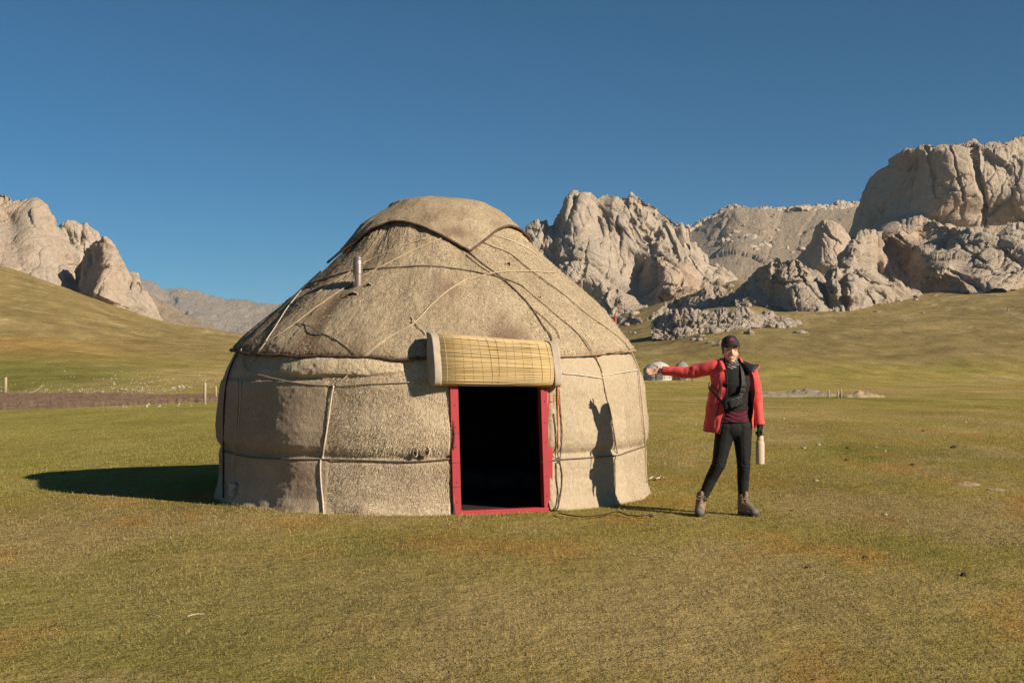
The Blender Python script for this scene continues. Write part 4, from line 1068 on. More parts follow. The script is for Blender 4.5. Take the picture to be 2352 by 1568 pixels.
# rolled reed screen hanging above the door
M_STITCH = varied('reed_thread', (0.36, 0.24, 0.10), (0.26, 0.17, 0.08), 60, 0.9, 0.2, 0.002)
def blind():
    a = np.array(on_yurt(990, 830, 0.0)); b = np.array(on_yurt(1286, 840, 0.0))
    L = (on_yurt(1000, 880) - 0), (on_yurt(1272, 885) - 0)
    half = 0.605; xc = float(np.dot((np.array(a) + np.array(b)) / 2, et)) - 0.060
    base_y = float(np.dot(np.array(a), er) + np.dot(np.array(b), er)) / 2 - 0.0
    base_y = DR - 0.02
    # cross-section in (outward, up), from the top at the roof round the front to the lower back
    sec = np.array([(-0.15, 1.655), (-0.04, 1.638), (0.020, 1.600), (0.062, 1.520), (0.092, 1.430), (0.112, 1.340), (0.120, 1.265), (0.108, 1.212), (0.075, 1.186), (0.020, 1.184), (-0.03, 1.205)])
    s = smooth_path(np.c_[sec, np.zeros(len(sec))], 12)[:, :2]
    seg = np.r_[0, np.cumsum(np.linalg.norm(np.diff(s, axis=0), axis=1))]
    n = int(seg[-1] / 0.0092)
    pos = np.stack([np.interp(np.linspace(0, seg[-1], n), seg, s[:, k]) for k in (0, 1)], -1)
    rg = np.random.default_rng(77)
    parts, tone = [], []
    def droop(x, z):                                     # the roll sags to the right along its top edge
        return -0.055 * np.clip((x + half) / (2 * half), 0, 1) * sstep(1.20, 1.60, z) - 0.012 * (x + half)
    for k in range(n):
        jit = rg.uniform(-0.006, 0.006, 4)
        xs = np.array([-half + 0.05 + rg.uniform(-0.004, 0.01), -0.3, 0.0, 0.3, half - 0.05 - rg.uniform(-0.004, 0.012)])
        oy = pos[k, 0] + np.interp(xs, [-half, 0, half], [0.0, 0.012, 0.0]) + np.r_[0, rg.uniform(-0.004, 0.004, 3), 0]
        zz = pos[k, 1] + droop(xs, pos[k, 1]) + np.r_[jit[0] * 0.3, rg.uniform(-0.0035, 0.0035, 3), jit[1] * 0.3]
        parts.append(tube(door_xyz(np.stack([xs + xc, base_y + oy, zz], -1)), 0.0047 * rg.uniform(0.75, 1.2), 6))
        tone += [rg.uniform(0, 1)] * len(parts[-1][0])
    v, fs = tubes_joined(parts)
    bl = obj('reed_screen', v, fs, M_REED, yurt, True, {'tone': np.array(tone)}); bl['kind'] = 'stuff'; bl['label'] = 'golden reed screen rolled up over the door'
    # lining sheet behind the reeds so that no light shows through the roll
    xs = np.linspace(-half + 0.06, half - 0.06, 12)
    P = np.array([[(x + xc, base_y + o_ - 0.008, z_ + droop(x, z_) - 0.002) for (o_, z_) in s] for x in xs])
    ln = obj('screen_lining', door_xyz(P.reshape(-1, 3)), grid_faces(len(xs), len(s)), M_INNER, bl)
    # stitching
    stitch = []
    for i, x in enumerate(np.linspace(-half + 0.10, half - 0.10, 13)):
        dark = i in (5, 6, 11)
        w = 0.006 * np.sin(np.linspace(0, 5, len(s)) + i) + (0.02 * np.linspace(0, 1, len(s)) if i < 6 else -0.01 * np.linspace(0, 1, len(s)))
        P = np.stack([xc + x + w, base_y + s[:, 0] + 0.0055 + np.interp(x, [-half, 0, half], [0, 0.012, 0]), s[:, 1] + droop(x, s[:, 1]) + 0.003], -1)
        tb = tube(door_xyz(P), 0.0024 if i in (0, 12) else (0.0017 if dark else 0.0011), 4)
        o = obj('stitching', tb[0], [tb[1], tb[2]], M_ROPE_W if i in (0, 12) else (M_ROPE_D if dark else M_STITCH), bl)
    # cloth bands on both ends
    ncl = varied('grey_canvas', (0.40, 0.335, 0.265), (0.33, 0.275, 0.215), 14, 0.95, 0.4, 0.004)
    for sgn, x0, x1 in ((-1, -half - 0.005, -half + 0.062), (1, half - 0.062, half + 0.012)):
        xs = np.linspace(x0, x1, 7)
        P = np.array([[(x + xc, base_y + o_ + 0.010 + 0.004 * math.sin(9 * z_ + 40 * x), z_ + droop(x, z_) + (0.012 if z_ > 1.5 else -0.006)) for (o_, z_) in s] for x in xs])
        v = door_xyz(P.reshape(-1, 3)); o = obj('canvas_band', v, grid_faces(len(xs), len(s)), ncl, bl); o['label'] = 'grey canvas band on the ' + ('left' if sgn < 0 else 'right') + ' end of the reed screen'
        sm = o.modifiers.new('thick', 'SOLIDIFY'); sm.thickness = 0.012; sm.offset = 1
        # end closure folding back to the wall
        xe = x0 if sgn < 0 else x1
        Q = np.array([[(xe + xc + sgn * 0.012 * q, base_y + o_ + 0.005 - (o_ + 0.10) * q, z_ + droop(xe, z_) + (0.010 - 0.04 * q if z_ > 1.4 else -0.004 + 0.05 * q)) for (o_, z_) in s] for q in np.linspace(0, 1, 5)])
        e = obj('canvas_end', door_xyz(Q.reshape(-1, 3)), grid_faces(5, len(s)), ncl, o)
    return bl
blind()

# --- inside: floor mat, low bedding rolls, dark lining
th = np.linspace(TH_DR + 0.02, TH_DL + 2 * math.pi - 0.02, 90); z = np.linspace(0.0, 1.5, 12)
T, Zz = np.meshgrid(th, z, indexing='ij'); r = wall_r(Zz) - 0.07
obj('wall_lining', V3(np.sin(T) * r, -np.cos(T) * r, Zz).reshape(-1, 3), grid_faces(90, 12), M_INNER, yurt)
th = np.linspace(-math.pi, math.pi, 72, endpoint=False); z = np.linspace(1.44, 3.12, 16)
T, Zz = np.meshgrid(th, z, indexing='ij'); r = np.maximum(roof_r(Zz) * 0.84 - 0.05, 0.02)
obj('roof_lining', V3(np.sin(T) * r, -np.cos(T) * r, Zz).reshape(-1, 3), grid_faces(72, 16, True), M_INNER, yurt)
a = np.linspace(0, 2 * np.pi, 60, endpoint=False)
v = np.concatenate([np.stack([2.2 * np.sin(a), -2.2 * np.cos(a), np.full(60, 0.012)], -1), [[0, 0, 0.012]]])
obj('floor_mat', v, np.stack([np.arange(60), (np.arange(60) + 1) % 60, np.full(60, 60)], -1), varied('shade_black_floor', (0.010, 0.010, 0.010), (0.022, 0.021, 0.02), 6, 1.0, 0.3, 0.01), yurt)  # near-black colour stands for the shade behind the sill
def cushion(x, y, w, d, h, rot, nm, z0=0.012):
    n = 22; a = np.linspace(0, 2 * np.pi, n, endpoint=False)
    sx = np.sign(np.cos(a)) * np.abs(np.cos(a)) ** 0.35; sy = np.sign(np.sin(a)) * np.abs(np.sin(a)) ** 0.35
    rings = [np.stack([w * k * sx, d * k * sy, np.full(n, q)], -1) for k, q in ((0.96, 0.0), (1.0, h * 0.25), (1.0, h * 0.75), (0.93, h * 0.97), (0.4, h))]
    v = np.concatenate(rings + [[[0, 0, h * 1.0]]]); c, s = math.cos(rot), math.sin(rot)
    v = np.stack([v[:, 0] * c - v[:, 1] * s + x, v[:, 0] * s + v[:, 1] * c + y, v[:, 2] + z0], -1)
    f = np.concatenate([np.stack([r * n + np.arange(n), r * n + (np.arange(n) + 1) % n, (r + 1) * n + (np.arange(n) + 1) % n, (r + 1) * n + np.arange(n)], -1) for r in range(4)])
    t = np.stack([4 * n + np.arange(n), 4 * n + (np.arange(n) + 1) % n, np.full(n, 5 * n)], -1)
    return obj(nm, v, [f, t], varied(nm + '_cloth', (0.035, 0.04, 0.045), (0.06, 0.065, 0.07), 8, 0.95, 0.3, 0.005))
c1 = cushion(YX + 0.55, YY + 0.35, 0.75, 0.40, 0.20, 0.1, 'bedding_mattress'); tag(c1, 'dark folded mattress on the floor inside the doorway', 'mattress')
# ------------------------------------------------------------------ the person (local frame: origin on the ground between the boots, facing -Y)
PX, PY = (1675 - CX) / F * 11.10, 11.10

def capsule(p0, r0, p1, r1, n=14, m=5):
    """closed rounded cone"""
    p0, p1 = np.array(p0, float), np.array(p1, float); d = p1 - p0; L = np.linalg.norm(d); d /= L + 1e-9
    a = np.cross(d, (0, 0, 1.0) if abs(d[2]) < 0.9 else (1.0, 0, 0)); a /= np.linalg.norm(a); b = np.cross(d, a)
    ang = np.arange(n) / n * 2 * np.pi; ring = np.cos(ang)[:, None] * a + np.sin(ang)[:, None] * b
    rows = []
    for k in range(m): q = -np.pi / 2 + np.pi / 2 * (k + 0.35) / m; rows.append(p0 + d * r0 * math.sin(q) + ring * r0 * math.cos(q))
    rows += [p0 + ring * r0, p1 + ring * r1]
    for k in range(m): q = np.pi / 2 * (k + 0.65) / m; rows.append(p1 + d * r1 * math.sin(q) + ring * r1 * math.cos(q))
    v = np.concatenate(rows + [[p0 - d * r0], [p1 + d * r1]]); R = len(rows)
    f = np.concatenate([np.stack([r * n + np.arange(n), r * n + (np.arange(n) + 1) % n, (r + 1) * n + (np.arange(n) + 1) % n, (r + 1) * n + np.arange(n)], -1) for r in range(R - 1)])
    j = np.arange(n); j2 = (j + 1) % n
    t = np.concatenate([np.stack([j2, j, np.full(n, R * n)], -1), np.stack([(R - 1) * n + j, (R - 1) * n + j2, np.full(n, R * n + 1)], -1)])
    return v, f, t

def ellipsoid(c, r, rot=None, n=18, m=12):
    a = np.arange(n) / n * 2 * np.pi; q = np.linspace(-np.pi / 2, np.pi / 2, m + 2)[1:-1]
    v = np.concatenate([np.stack([np.cos(a) * math.cos(k), np.sin(a) * math.cos(k), np.full(n, math.sin(k))], -1) for k in q] + [[[0, 0, -1.0]], [[0, 0, 1.0]]]) * np.array(r, float)
    if rot is not None: v = v @ np.array(rot.to_matrix()).T
    f = np.concatenate([np.stack([k * n + np.arange(n), k * n + (np.arange(n) + 1) % n, (k + 1) * n + (np.arange(n) + 1) % n, (k + 1) * n + np.arange(n)], -1) for k in range(m - 1)])
    j = np.arange(n); j2 = (j + 1) % n
    t = np.concatenate([np.stack([j2, j, np.full(n, m * n)], -1), np.stack([(m - 1) * n + j, (m - 1) * n + j2, np.full(n, m * n + 1)], -1)])
    return v + np.array(c, float), f, t

def fuse(name, shapes, voxel, smooth_it, mat, parent=None, sub=0):
    """one continuous skin grown over overlapping rounded shapes"""
    v, fs = tubes_joined(shapes)
    me = mesh_np(name + '_raw', v, fs, [])
    o = bpy.data.objects.new(name + '_raw', me); COL.objects.link(o)
    m = o.modifiers.new('r', 'REMESH'); m.mode = 'VOXEL'; m.voxel_size = voxel; m.use_smooth_shade = True
    s = o.modifiers.new('s', 'SMOOTH'); s.factor = 0.5; s.iterations = smooth_it
    dg = bpy.context.evaluated_depsgraph_get(); dg.update()
    nm = bpy.data.meshes.new_from_object(o.evaluated_get(dg))
    bpy.data.objects.remove(o); bpy.data.meshes.remove(me)
    nm.name = name; nm.materials.clear(); nm.materials.append(mat)
    nm.polygons.foreach_set('use_smooth', np.ones(len(nm.polygons), bool)); nm.update()
    return link(name, nm, parent)

def wrinkle(o, fn):
    """move vertices along their normals by fn(co)"""
    me = o.data; n = len(me.vertices); co = np.empty(n * 3, np.float32); no = np.empty(n * 3, np.float32)
    me.vertices.foreach_get('co', co); me.vertices.foreach_get('normal', no); co = co.reshape(-1, 3); no = no.reshape(-1, 3)
    me.vertices.foreach_set('co', (co + no * np.asarray(fn(co), np.float32)[:, None]).ravel()); me.update()

# skin
ns = NT('skin'); sv = ns.coord('Object')
ns.col(ns.mix((0.59, 0.345, 0.24), (0.53, 0.285, 0.195), ns.noise(sv, 30, 4))); ns.rough(0.5); ns.b.inputs['Subsurface Weight'].default_value = 0.12
ns.b.inputs['Subsurface Radius'].default_value = (0.012, 0.005, 0.003); ns.bump(ns.noise(sv, 300, 3), 0.06, 0.001)
M_SKIN = ns.m
M_JACKET = varied('coral_shell_fabric', (0.64, 0.072, 0.068), (0.57, 0.058, 0.055), 9, 0.68, 0.45, 0.004, 30, stretch=(1, 1, 0.6), sheen=0.1)
M_LINING = varied('navy_lining', (0.012, 0.014, 0.020), (0.022, 0.026, 0.034), 20, 0.7, 0.2, 0.002)
M_BLACK = varied('black_stretch_fabric', (0.0065, 0.0065, 0.007), (0.011, 0.0105, 0.0105), 30, 0.8, 0.3, 0.002)
M_BLACK2 = varied('black_knit', (0.0095, 0.0085, 0.008), (0.016, 0.014, 0.0135), 40, 0.85, 0.4, 0.002)
M_MAROON = varied('maroon_knit', (0.085, 0.010, 0.022), (0.060, 0.008, 0.017), 30, 0.85, 0.4, 0.002)
M_HAIR = varied('dark_brown_hair', (0.028, 0.016, 0.010), (0.055, 0.032, 0.018), 60, 0.6, 0.5, 0.002, stretch=(1, 1, 0.2))
M_HAIR2 = varied('brown_blonde_hair', (0.30, 0.20, 0.10), (0.18, 0.11, 0.055), 60, 0.6, 0.4, 0.002)  # blonder strands of the loose tail
M_CAP = varied('black_cap_cotton', (0.020, 0.017, 0.021), (0.032, 0.027, 0.032), 50, 0.8, 0.3, 0.002)
M_PINK = varied('pink_embroidery', (0.75, 0.06, 0.17), (0.65, 0.045, 0.14), 80, 0.7, 0.4, 0.001)
M_BOOT = varied('tan_suede', (0.26, 0.175, 0.115), (0.17, 0.112, 0.075), 22, 0.9, 0.5, 0.003)
M_TOE = varied('grey_rubber', (0.105, 0.095, 0.085), (0.15, 0.135, 0.12), 25, 0.75, 0.3, 0.002)
M_SOLE = varied('dark_sole', (0.035, 0.032, 0.030), (0.06, 0.054, 0.048), 30, 0.85, 0.3, 0.002)
M_LACE = varied('pale_lace', (0.36, 0.29, 0.22), (0.10, 0.075, 0.06), 120, 0.9, 0.2, 0.001)
M_TEETH = NT('teeth'); M_TEETH.col((0.80, 0.74, 0.66)); M_TEETH.rough(0.3); M_TEETH = M_TEETH.m
M_LIP = varied('lips', (0.46, 0.17, 0.135), (0.42, 0.145, 0.12), 40, 0.45, 0.1, 0.001)
M_EYE = NT('dark_eye'); M_EYE.col((0.018, 0.011, 0.008)); M_EYE.rough(0.25); M_EYE = M_EYE.m

# --- body: one continuous figure
HT = np.array((0.012, 0.0, 0.0))
def hd(x, y, z): return (x + HT[0], y, z)
shapes = []
c = capsule; e = ellipsoid
shapes += [e((0.03, 0.0, 0.79), (0.115, 0.075, 0.085)), c((0.03, 0, 0.82), 0.075, (0.03, 0.0, 1.02), 0.075), e((0.03, 0.0, 1.17), (0.135, 0.085, 0.16)), c((-0.10, 0.015, 1.315), 0.045, (0.15, 0.015, 1.305), 0.045)]
shapes += [c((0.018, 0.02, 1.28), 0.050, hd(0, 0.008, 1.44), 0.047)]
# head
shapes += [e(hd(0, 0.018, 1.530), (0.072, 0.090, 0.082)), e(hd(0, -0.014, 1.462), (0.061, 0.072, 0.074)), e(hd(0, -0.052, 1.404), (0.030, 0.028, 0.022)),
           e(hd(0.033, -0.048, 1.458), (0.027, 0.027, 0.024)), e(hd(-0.033, -0.048, 1.458), (0.027, 0.027, 0.024)),
           e(hd(0, -0.052, 1.430), (0.036, 0.030, 0.024)),
           c(hd(0, -0.074, 1.502), 0.0085, hd(0, -0.097, 1.466), 0.0125), e(hd(0.013, -0.083, 1.462), (0.009, 0.010, 0.008)), e(hd(-0.013, -0.083, 1.462), (0.009, 0.010, 0.008)),
           e(hd(0.030, -0.060, 1.518), (0.030, 0.016, 0.010)), e(hd(-0.030, -0.060, 1.518), (0.030, 0.016, 0.010)),
           e(hd(0.068, 0.014, 1.480), (0.009, 0.016, 0.026)), e(hd(-0.068, 0.014, 1.480), (0.009, 0.016, 0.026))]
# arms: the one stretched out to the left of the picture, and the one hanging with the bottle
SH_R, EL_R, WR_R = np.array((-0.140, 0.02, 1.345)), np.array((-0.372, 0.125, 1.302)), np.array((-0.588, 0.215, 1.312))
SH_L, EL_L, WR_L = np.array((0.195, 0.015, 1.310)), np.array((0.252, 0.030, 1.080)), np.array((0.277, -0.012, 0.830))
shapes += [c(SH_R, 0.048, EL_R, 0.036), c(EL_R, 0.036, WR_R, 0.024), c(SH_L, 0.046, EL_L, 0.036), c(EL_L, 0.036, WR_L, 0.024)]
# open right hand, palm towards the viewer, thumb up
fv = np.array((-0.975, 0.16, -0.10)); fv /= np.linalg.norm(fv); wv = np.array((-0.06, 0.62, 0.78)); wv -= fv * wv.dot(fv); wv /= np.linalg.norm(wv); nv_ = np.cross(fv, wv)
if nv_[1] > 0: nv_ = -nv_
def hpt(a, b, n_=0.0): return WR_R + fv * a * 0.9 + wv * b * 0.88 + nv_ * n_
for b in (-0.026, -0.009, 0.009, 0.026): shapes.append(c(hpt(0.0, b * 0.6), 0.0145, hpt(0.085, b), 0.0115))
shapes.append(e(hpt(0.045, 0.0, -0.002), (0.034, 0.020, 0.028)))
for b, l in ((-0.027, 0.056), (-0.0095, 0.072), (0.009, 0.077), (0.027, 0.069)):
    k0 = hpt(0.085, b); k1 = hpt(0.085 + l * 0.45, b * 1.22, 0.003); k2 = hpt(0.085 + l * 0.78, b * 1.36, 0.009); k3 = hpt(0.085 + l, b * 1.42, 0.016)
    shapes += [c(k0, 0.0092, k1, 0.0083), c(k1, 0.0083, k2, 0.0076), c(k2, 0.0076, k3, 0.0066)]
t0, t1, t2, t3 = hpt(0.018, 0.022, 0.006), hpt(0.040, 0.050, 0.014), hpt(0.064, 0.068, 0.018), hpt(0.086, 0.076, 0.020)
shapes += [c(t0, 0.014, t1, 0.0112), c(t1, 0.0112, t2, 0.0092), c(t2, 0.0092, t3, 0.0074)]
# left hand curled round the bottle's carrying loop (inside its glove)
def fist(g):
    out = [c(WR_L, 0.022 + g, (0.276, -0.012, 0.782), 0.020 + g), e((0.277, -0.012, 0.782), (0.016 + g, 0.038 + g, 0.032 + g))]
    for k in range(4):
        y = -0.044 + 0.0215 * k; dz = (0.0, -0.004, -0.002, 0.006)[k]
        q = [(0.283, y, 0.764 + dz), (0.281, y, 0.738 + dz), (0.262, y, 0.728 + dz), (0.249, y, 0.744 + dz)]
        out += [c(q[0], 0.0095 + g, q[1], 0.0088 + g), c(q[1], 0.0088 + g, q[2], 0.0082 + g), c(q[2], 0.0082 + g, q[3], 0.0074 + g)]
    out += [c((0.268, -0.042, 0.800), 0.0115 + g, (0.252, -0.058, 0.772), 0.0100 + g), c((0.252, -0.058, 0.772), 0.0100 + g, (0.250, -0.050, 0.746), 0.0084 + g)]
    return out
shapes += fist(0.0)
# legs and feet
LEG_R = [((-0.030, 0.0, 0.800), 0.088), ((-0.100, -0.012, 0.455), 0.054), ((-0.158, 0.018, 0.335), 0.050), ((-0.250, 0.012, 0.135), 0.034)]
LEG_L = [((0.115, 0.0, 0.800), 0.086), ((0.130, -0.014, 0.455), 0.053), ((0.130, 0.016, 0.330), 0.049), ((0.128, 0.012, 0.135), 0.033)]
for lg in (LEG_R, LEG_L):
    for (a, ra), (b, rb) in zip(lg[:-1], lg[1:]): shapes.append(c(a, ra, b, rb))
shapes += [c((-0.252, 0.02, 0.06), 0.033, (-0.275, -0.10, 0.045), 0.028), c((0.128, 0.02, 0.06), 0.033, (0.178, -0.095, 0.045), 0.028)]
person = fuse('person', shapes, 0.0054, 5, M_SKIN)
person.location = (PX, PY, 0.0)
tag(person, 'smiling person in an open coral jacket pointing at the yurt', 'person')

# face details
def face_arc(x0, x1, zf, yf, n=9): x = np.linspace(x0, x1, n); return np.stack([x + HT[0], yf(x), zf(x)], -1)
for s in (-1, 1):
    xc = 0.030 * s
    p = face_arc(xc - 0.015, xc + 0.015, lambda x: 1.4985 + 0.0015 - ((x - xc) / 0.015) ** 2 * 0.0035, lambda x: -0.0705 + 0.25 * np.abs(x) ** 1.5)
    v, f, t = tube(p, np.r_[0.0012, np.full(7, 0.0030), 0.0012], 6); obj('eye', v, [f, t], M_EYE, person)
    p = face_arc(xc - 0.021, xc + 0.021, lambda x: 1.5185 - ((x - xc) / 0.02) ** 2 * 0.004, lambda x: -0.0725 + 0.25 * np.abs(x) ** 1.5)
    v, f, t = tube(p, np.r_[0.0012, np.full(7, 0.0022), 0.0012], 6); obj('eyebrow', v, [f, t], M_HAIR, person)
    p = face_arc(xc - 0.014, xc + 0.014, lambda x: 1.4915 + ((x - xc) / 0.014) ** 2 * 0.003, lambda x: -0.0695 + 0.25 * np.abs(x) ** 1.5)
ym = lambda x: -0.0825 + 9.0 * x ** 2
x = np.linspace(-0.027, 0.027, 13)
up = np.stack([x + HT[0], ym(x) - 0.0005, 1.4385 + 7.0 * x ** 2], -1); lo = np.stack([x + HT[0], ym(x) + 0.001, 1.4385 - 0.013 * (1 - (x / 0.027) ** 2) + 7.0 * x ** 2], -1)
v = np.concatenate([up, lo, up + (0, 0.006, 0), lo + (0, 0.006, 0)])
k = np.arange(12); obj('teeth', v, np.concatenate([np.stack([k, k + 13, k + 14, k + 1], -1), np.stack([k + 26, k + 27, k + 40, k + 39], -1)]), M_TEETH, person)
v, f, t = tube(up + (0, -0.001, 0.0022), np.r_[0.001, np.full(11, 0.0034), 0.001], 6); obj('upper_lip', v, [f, t], M_LIP, person)
v, f, t = tube(lo + (0, -0.001, -0.0022), np.r_[0.001, np.full(11, 0.0042), 0.001], 6); obj('lower_lip', v, [f, t], M_LIP, person)

# hair under the cap and the loose tail over the shoulder
hair = fuse('hair', [e(hd(0, 0.034, 1.525), (0.078, 0.084, 0.078)), c(hd(-0.064, 0.004, 1.540), 0.013, hd(-0.068, 0.002, 1.468), 0.006), c(hd(0.064, 0.004, 1.540), 0.013, hd(0.068, 0.002, 1.475), 0.006), c(hd(0, 0.07, 1.48), 0.05, hd(-0.02, 0.085, 1.40), 0.03)], 0.005, 3, M_HAIR, person)
tail = []
rgp = np.random.default_rng(3)
for k in range(16):
    o_ = rgp.uniform(-0.010, 0.010, 3)
    tail.append(tube(smooth_path(np.array([hd(-0.02, 0.10, 1.425), hd(-0.07, 0.075, 1.408), hd(-0.115, 0.055, 1.392), hd(-0.150, 0.050, 1.375 - 0.01 * rgp.uniform(0, 1))]) + o_ * np.array([[0.3], [0.8], [1.1], [1.3]]), 4), np.linspace(0.006, 0.0025, 13), 5))
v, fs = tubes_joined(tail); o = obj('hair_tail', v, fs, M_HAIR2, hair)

# cap with peak and emblem
def cap():
    n, m = 40, 16
    a = np.arange(n) / n * 2 * np.pi; q = np.linspace(0, np.pi / 2 * 0.985, m)
    cz = 1.541
    rows_ = []
    for k in q:
        r = math.cos(k) ** 0.82
        rows_.append(np.stack([0.0845 * r * np.cos(a) + HT[0], 0.100 * r * np.sin(a) + 0.016, cz + 0.016 * np.sin(a) * -0.3 * (1 - math.sin(k)) + 0.094 * math.sin(k) + 0 * a], -1))
    v = np.stack(rows_, 1).reshape(-1, 3)
    o = obj('cap', v, grid_faces(n, m, True), M_CAP, person); o['label'] = 'black peaked cap with a small pink emblem'
    s = o.modifiers.new('t', 'SOLIDIFY'); s.thickness = 0.003
    # peak
    nu, nv2 = 25, 9
    u = np.linspace(-1, 1, nu); w = np.linspace(0, 1, nv2)
    Uu, Ww = np.meshgrid(u, w, indexing='ij')
    ang = Uu * 1.12
    bx = 0.083 * np.sin(ang); by = 0.016 - 0.099 * np.cos(ang)
    ln = 0.052 * np.cos(Uu * np.pi / 2 * 0.98) ** 0.55
    P = V3(bx * (1 - 0.02 * Ww) + HT[0], by - ln * Ww, 1.552 - 0.020 * (Uu ** 2) * (0.4 + Ww) - 0.010 * Ww)
    b = obj('peak', P.reshape(-1, 3), grid_faces(nu, nv2), M_CAP, o); s = b.modifiers.new('t', 'SOLIDIFY'); s.thickness = 0.004
    # emblem: three stacked arcs over a row of small strokes
    parts = []
    def surf(x, z):
        kk = np.clip((z - cz) / 0.094, 0, 0.999); r = np.sqrt(1 - kk ** 2) ** 0.82
        return 0.016 - 0.100 * r * np.sqrt(np.clip(1 - (x / (0.0845 * r)) ** 2, 0, 1)) - 0.0035
    for rr in (0.0045, 0.0085, 0.0125):
        t_ = np.linspace(0, np.pi, 9); x = 0.002 + rr * np.cos(t_) * 1.15; z = 1.5965 + rr * np.sin(t_) * 0.9
        parts.append(tube(np.stack([x + HT[0], surf(x, z), z], -1), 0.0016, 5))
    for k in range(9):
        x = np.full(2, -0.021 + 0.0052 * k); z = np.array((1.5855, 1.5920)); parts.append(tube(np.stack([x + HT[0], surf(x, z), z], -1), 0.0014, 5))
    x = np.linspace(-0.023, 0.023, 7); z = np.full(7, 1.5888); parts.append(tube(np.stack([x + HT[0], surf(x, z), z], -1), 0.0012, 5))
    v, fs = tubes_joined(parts); obj('emblem', v, fs, M_PINK, o)
cap()

# neck gaiter
M_GAITER = varied('grey_patterned_gaiter', (0.060, 0.060, 0.066), (0.20, 0.195, 0.20), 34, 0.9, 0.4, 0.003, lo=0.46, hi=0.58, detail=3)
ga = fuse('neck_gaiter', [c((0.016, 0.006, 1.350), 0.074, (0.016, 0.002, 1.382), 0.068), c((0.016, 0.008, 1.325), 0.084, (0.016, 0.006, 1.35), 0.080)], 0.005, 3, M_GAITER, person)
wrinkle(ga, lambda p: 0.006 * np.sin(p[:, 2] * 260 + 5 * np.sin(p[:, 0] * 30)) + 0.004 * fbm(p / 0.03, 2, 5))

# clothes on the body
def loft(rings, nseg=56):
    """closed elliptical rings: z, cx, cy, a, b"""
    rings = np.array(rings, float); zz = np.linspace(rings[0, 0], rings[-1, 0], 40)
    R_ = np.stack([np.interp(zz, rings[:, 0], rings[:, k]) for k in range(5)], -1)
    a = np.arange(nseg) / nseg * 2 * np.pi
    v = np.stack([np.stack([r[1] + r[3] * np.sign(np.cos(a)) * np.abs(np.cos(a)) ** 0.9, r[2] + r[4] * np.sign(np.sin(a)) * np.abs(np.sin(a)) ** 0.9, np.full(nseg, r[0])], -1) for r in R_], 1).reshape(-1, 3)
    return v, grid_faces(nseg, 40, True)
leg = []
for lg in (LEG_R, LEG_L):
    for (a, ra), (b, rb) in zip(lg[:-1], lg[1:]): leg.append(c(a, ra + 0.007, b, rb + 0.007))
leg += [e((0.04, 0.004, 0.79), (0.148, 0.104, 0.11)), c((0.005, 0, 0.80), 0.095, (0.005, 0.0, 0.862), 0.088), c((0.065, 0, 0.80), 0.095, (0.065, 0.0, 0.862), 0.088), e((0.0, 0.045, 0.775), (0.085, 0.075, 0.085)), e((0.085, 0.045, 0.775), (0.085, 0.075, 0.085))]
lg = fuse('leggings', leg, 0.006, 5, M_BLACK, person)
def lw(p):
    knee = np.exp(-((p[:, 2] - 0.455) / 0.05) ** 2); ank = np.exp(-((p[:, 2] - 0.19) / 0.035) ** 2)
    return (knee + 0.7 * ank) * 0.0045 * np.sin(p[:, 2] * 240 + 9 * fbm(p / 0.06, 2, 4)) + 0.002 * fbm(p / 0.05, 3, 9)
wrinkle(lg, lw)
v, f = loft([(0.850, 0.032, 0, 0.146, 0.108), (0.90, 0.032, 0, 0.136, 0.103), (0.99, 0.032, 0, 0.122, 0.096)])
o = obj('undershirt', v, f, M_MAROON, person); o['label'] = 'maroon shirt hem below the black top'
wrinkle(o, lambda p: 0.004 * np.sin(p[:, 2] * 170 + 4 * np.sin(p[:, 0] * 22)) + 0.003 * fbm(p / 0.05, 2, 4))
v, f = loft([(0.955, 0.036, 0, 0.136, 0.108), (1.02, 0.034, 0, 0.130, 0.104), (1.10, 0.034, -0.004, 0.136, 0.108), (1.18, 0.036, -0.010, 0.150, 0.118), (1.24, 0.036, -0.006, 0.152, 0.110), (1.31, 0.030, 0.006, 0.150, 0.088), (1.345, 0.024, 0.010, 0.120, 0.078), (1.362, 0.018, 0.014, 0.078, 0.066)])
o = obj('black_top', v, f, M_BLACK2, person); o['label'] = 'black zip neck top'
wrinkle(o, lambda p: 0.005 * fbm(p / np.array((0.10, 0.10, 0.04)), 3, 14) + 0.003 * np.sin(p[:, 2] * 120 + 6 * p[:, 0] * 10) * sstep(1.12, 0.98, p[:, 2]))
gl = fuse('glove', fist(0.0035) + [c((0.277, -0.012, 0.80), 0.030, (0.277, -0.012, 0.835), 0.031)], 0.004, 4, M_BLACK, person); gl['label'] = 'black glove on the hand holding the bottle'

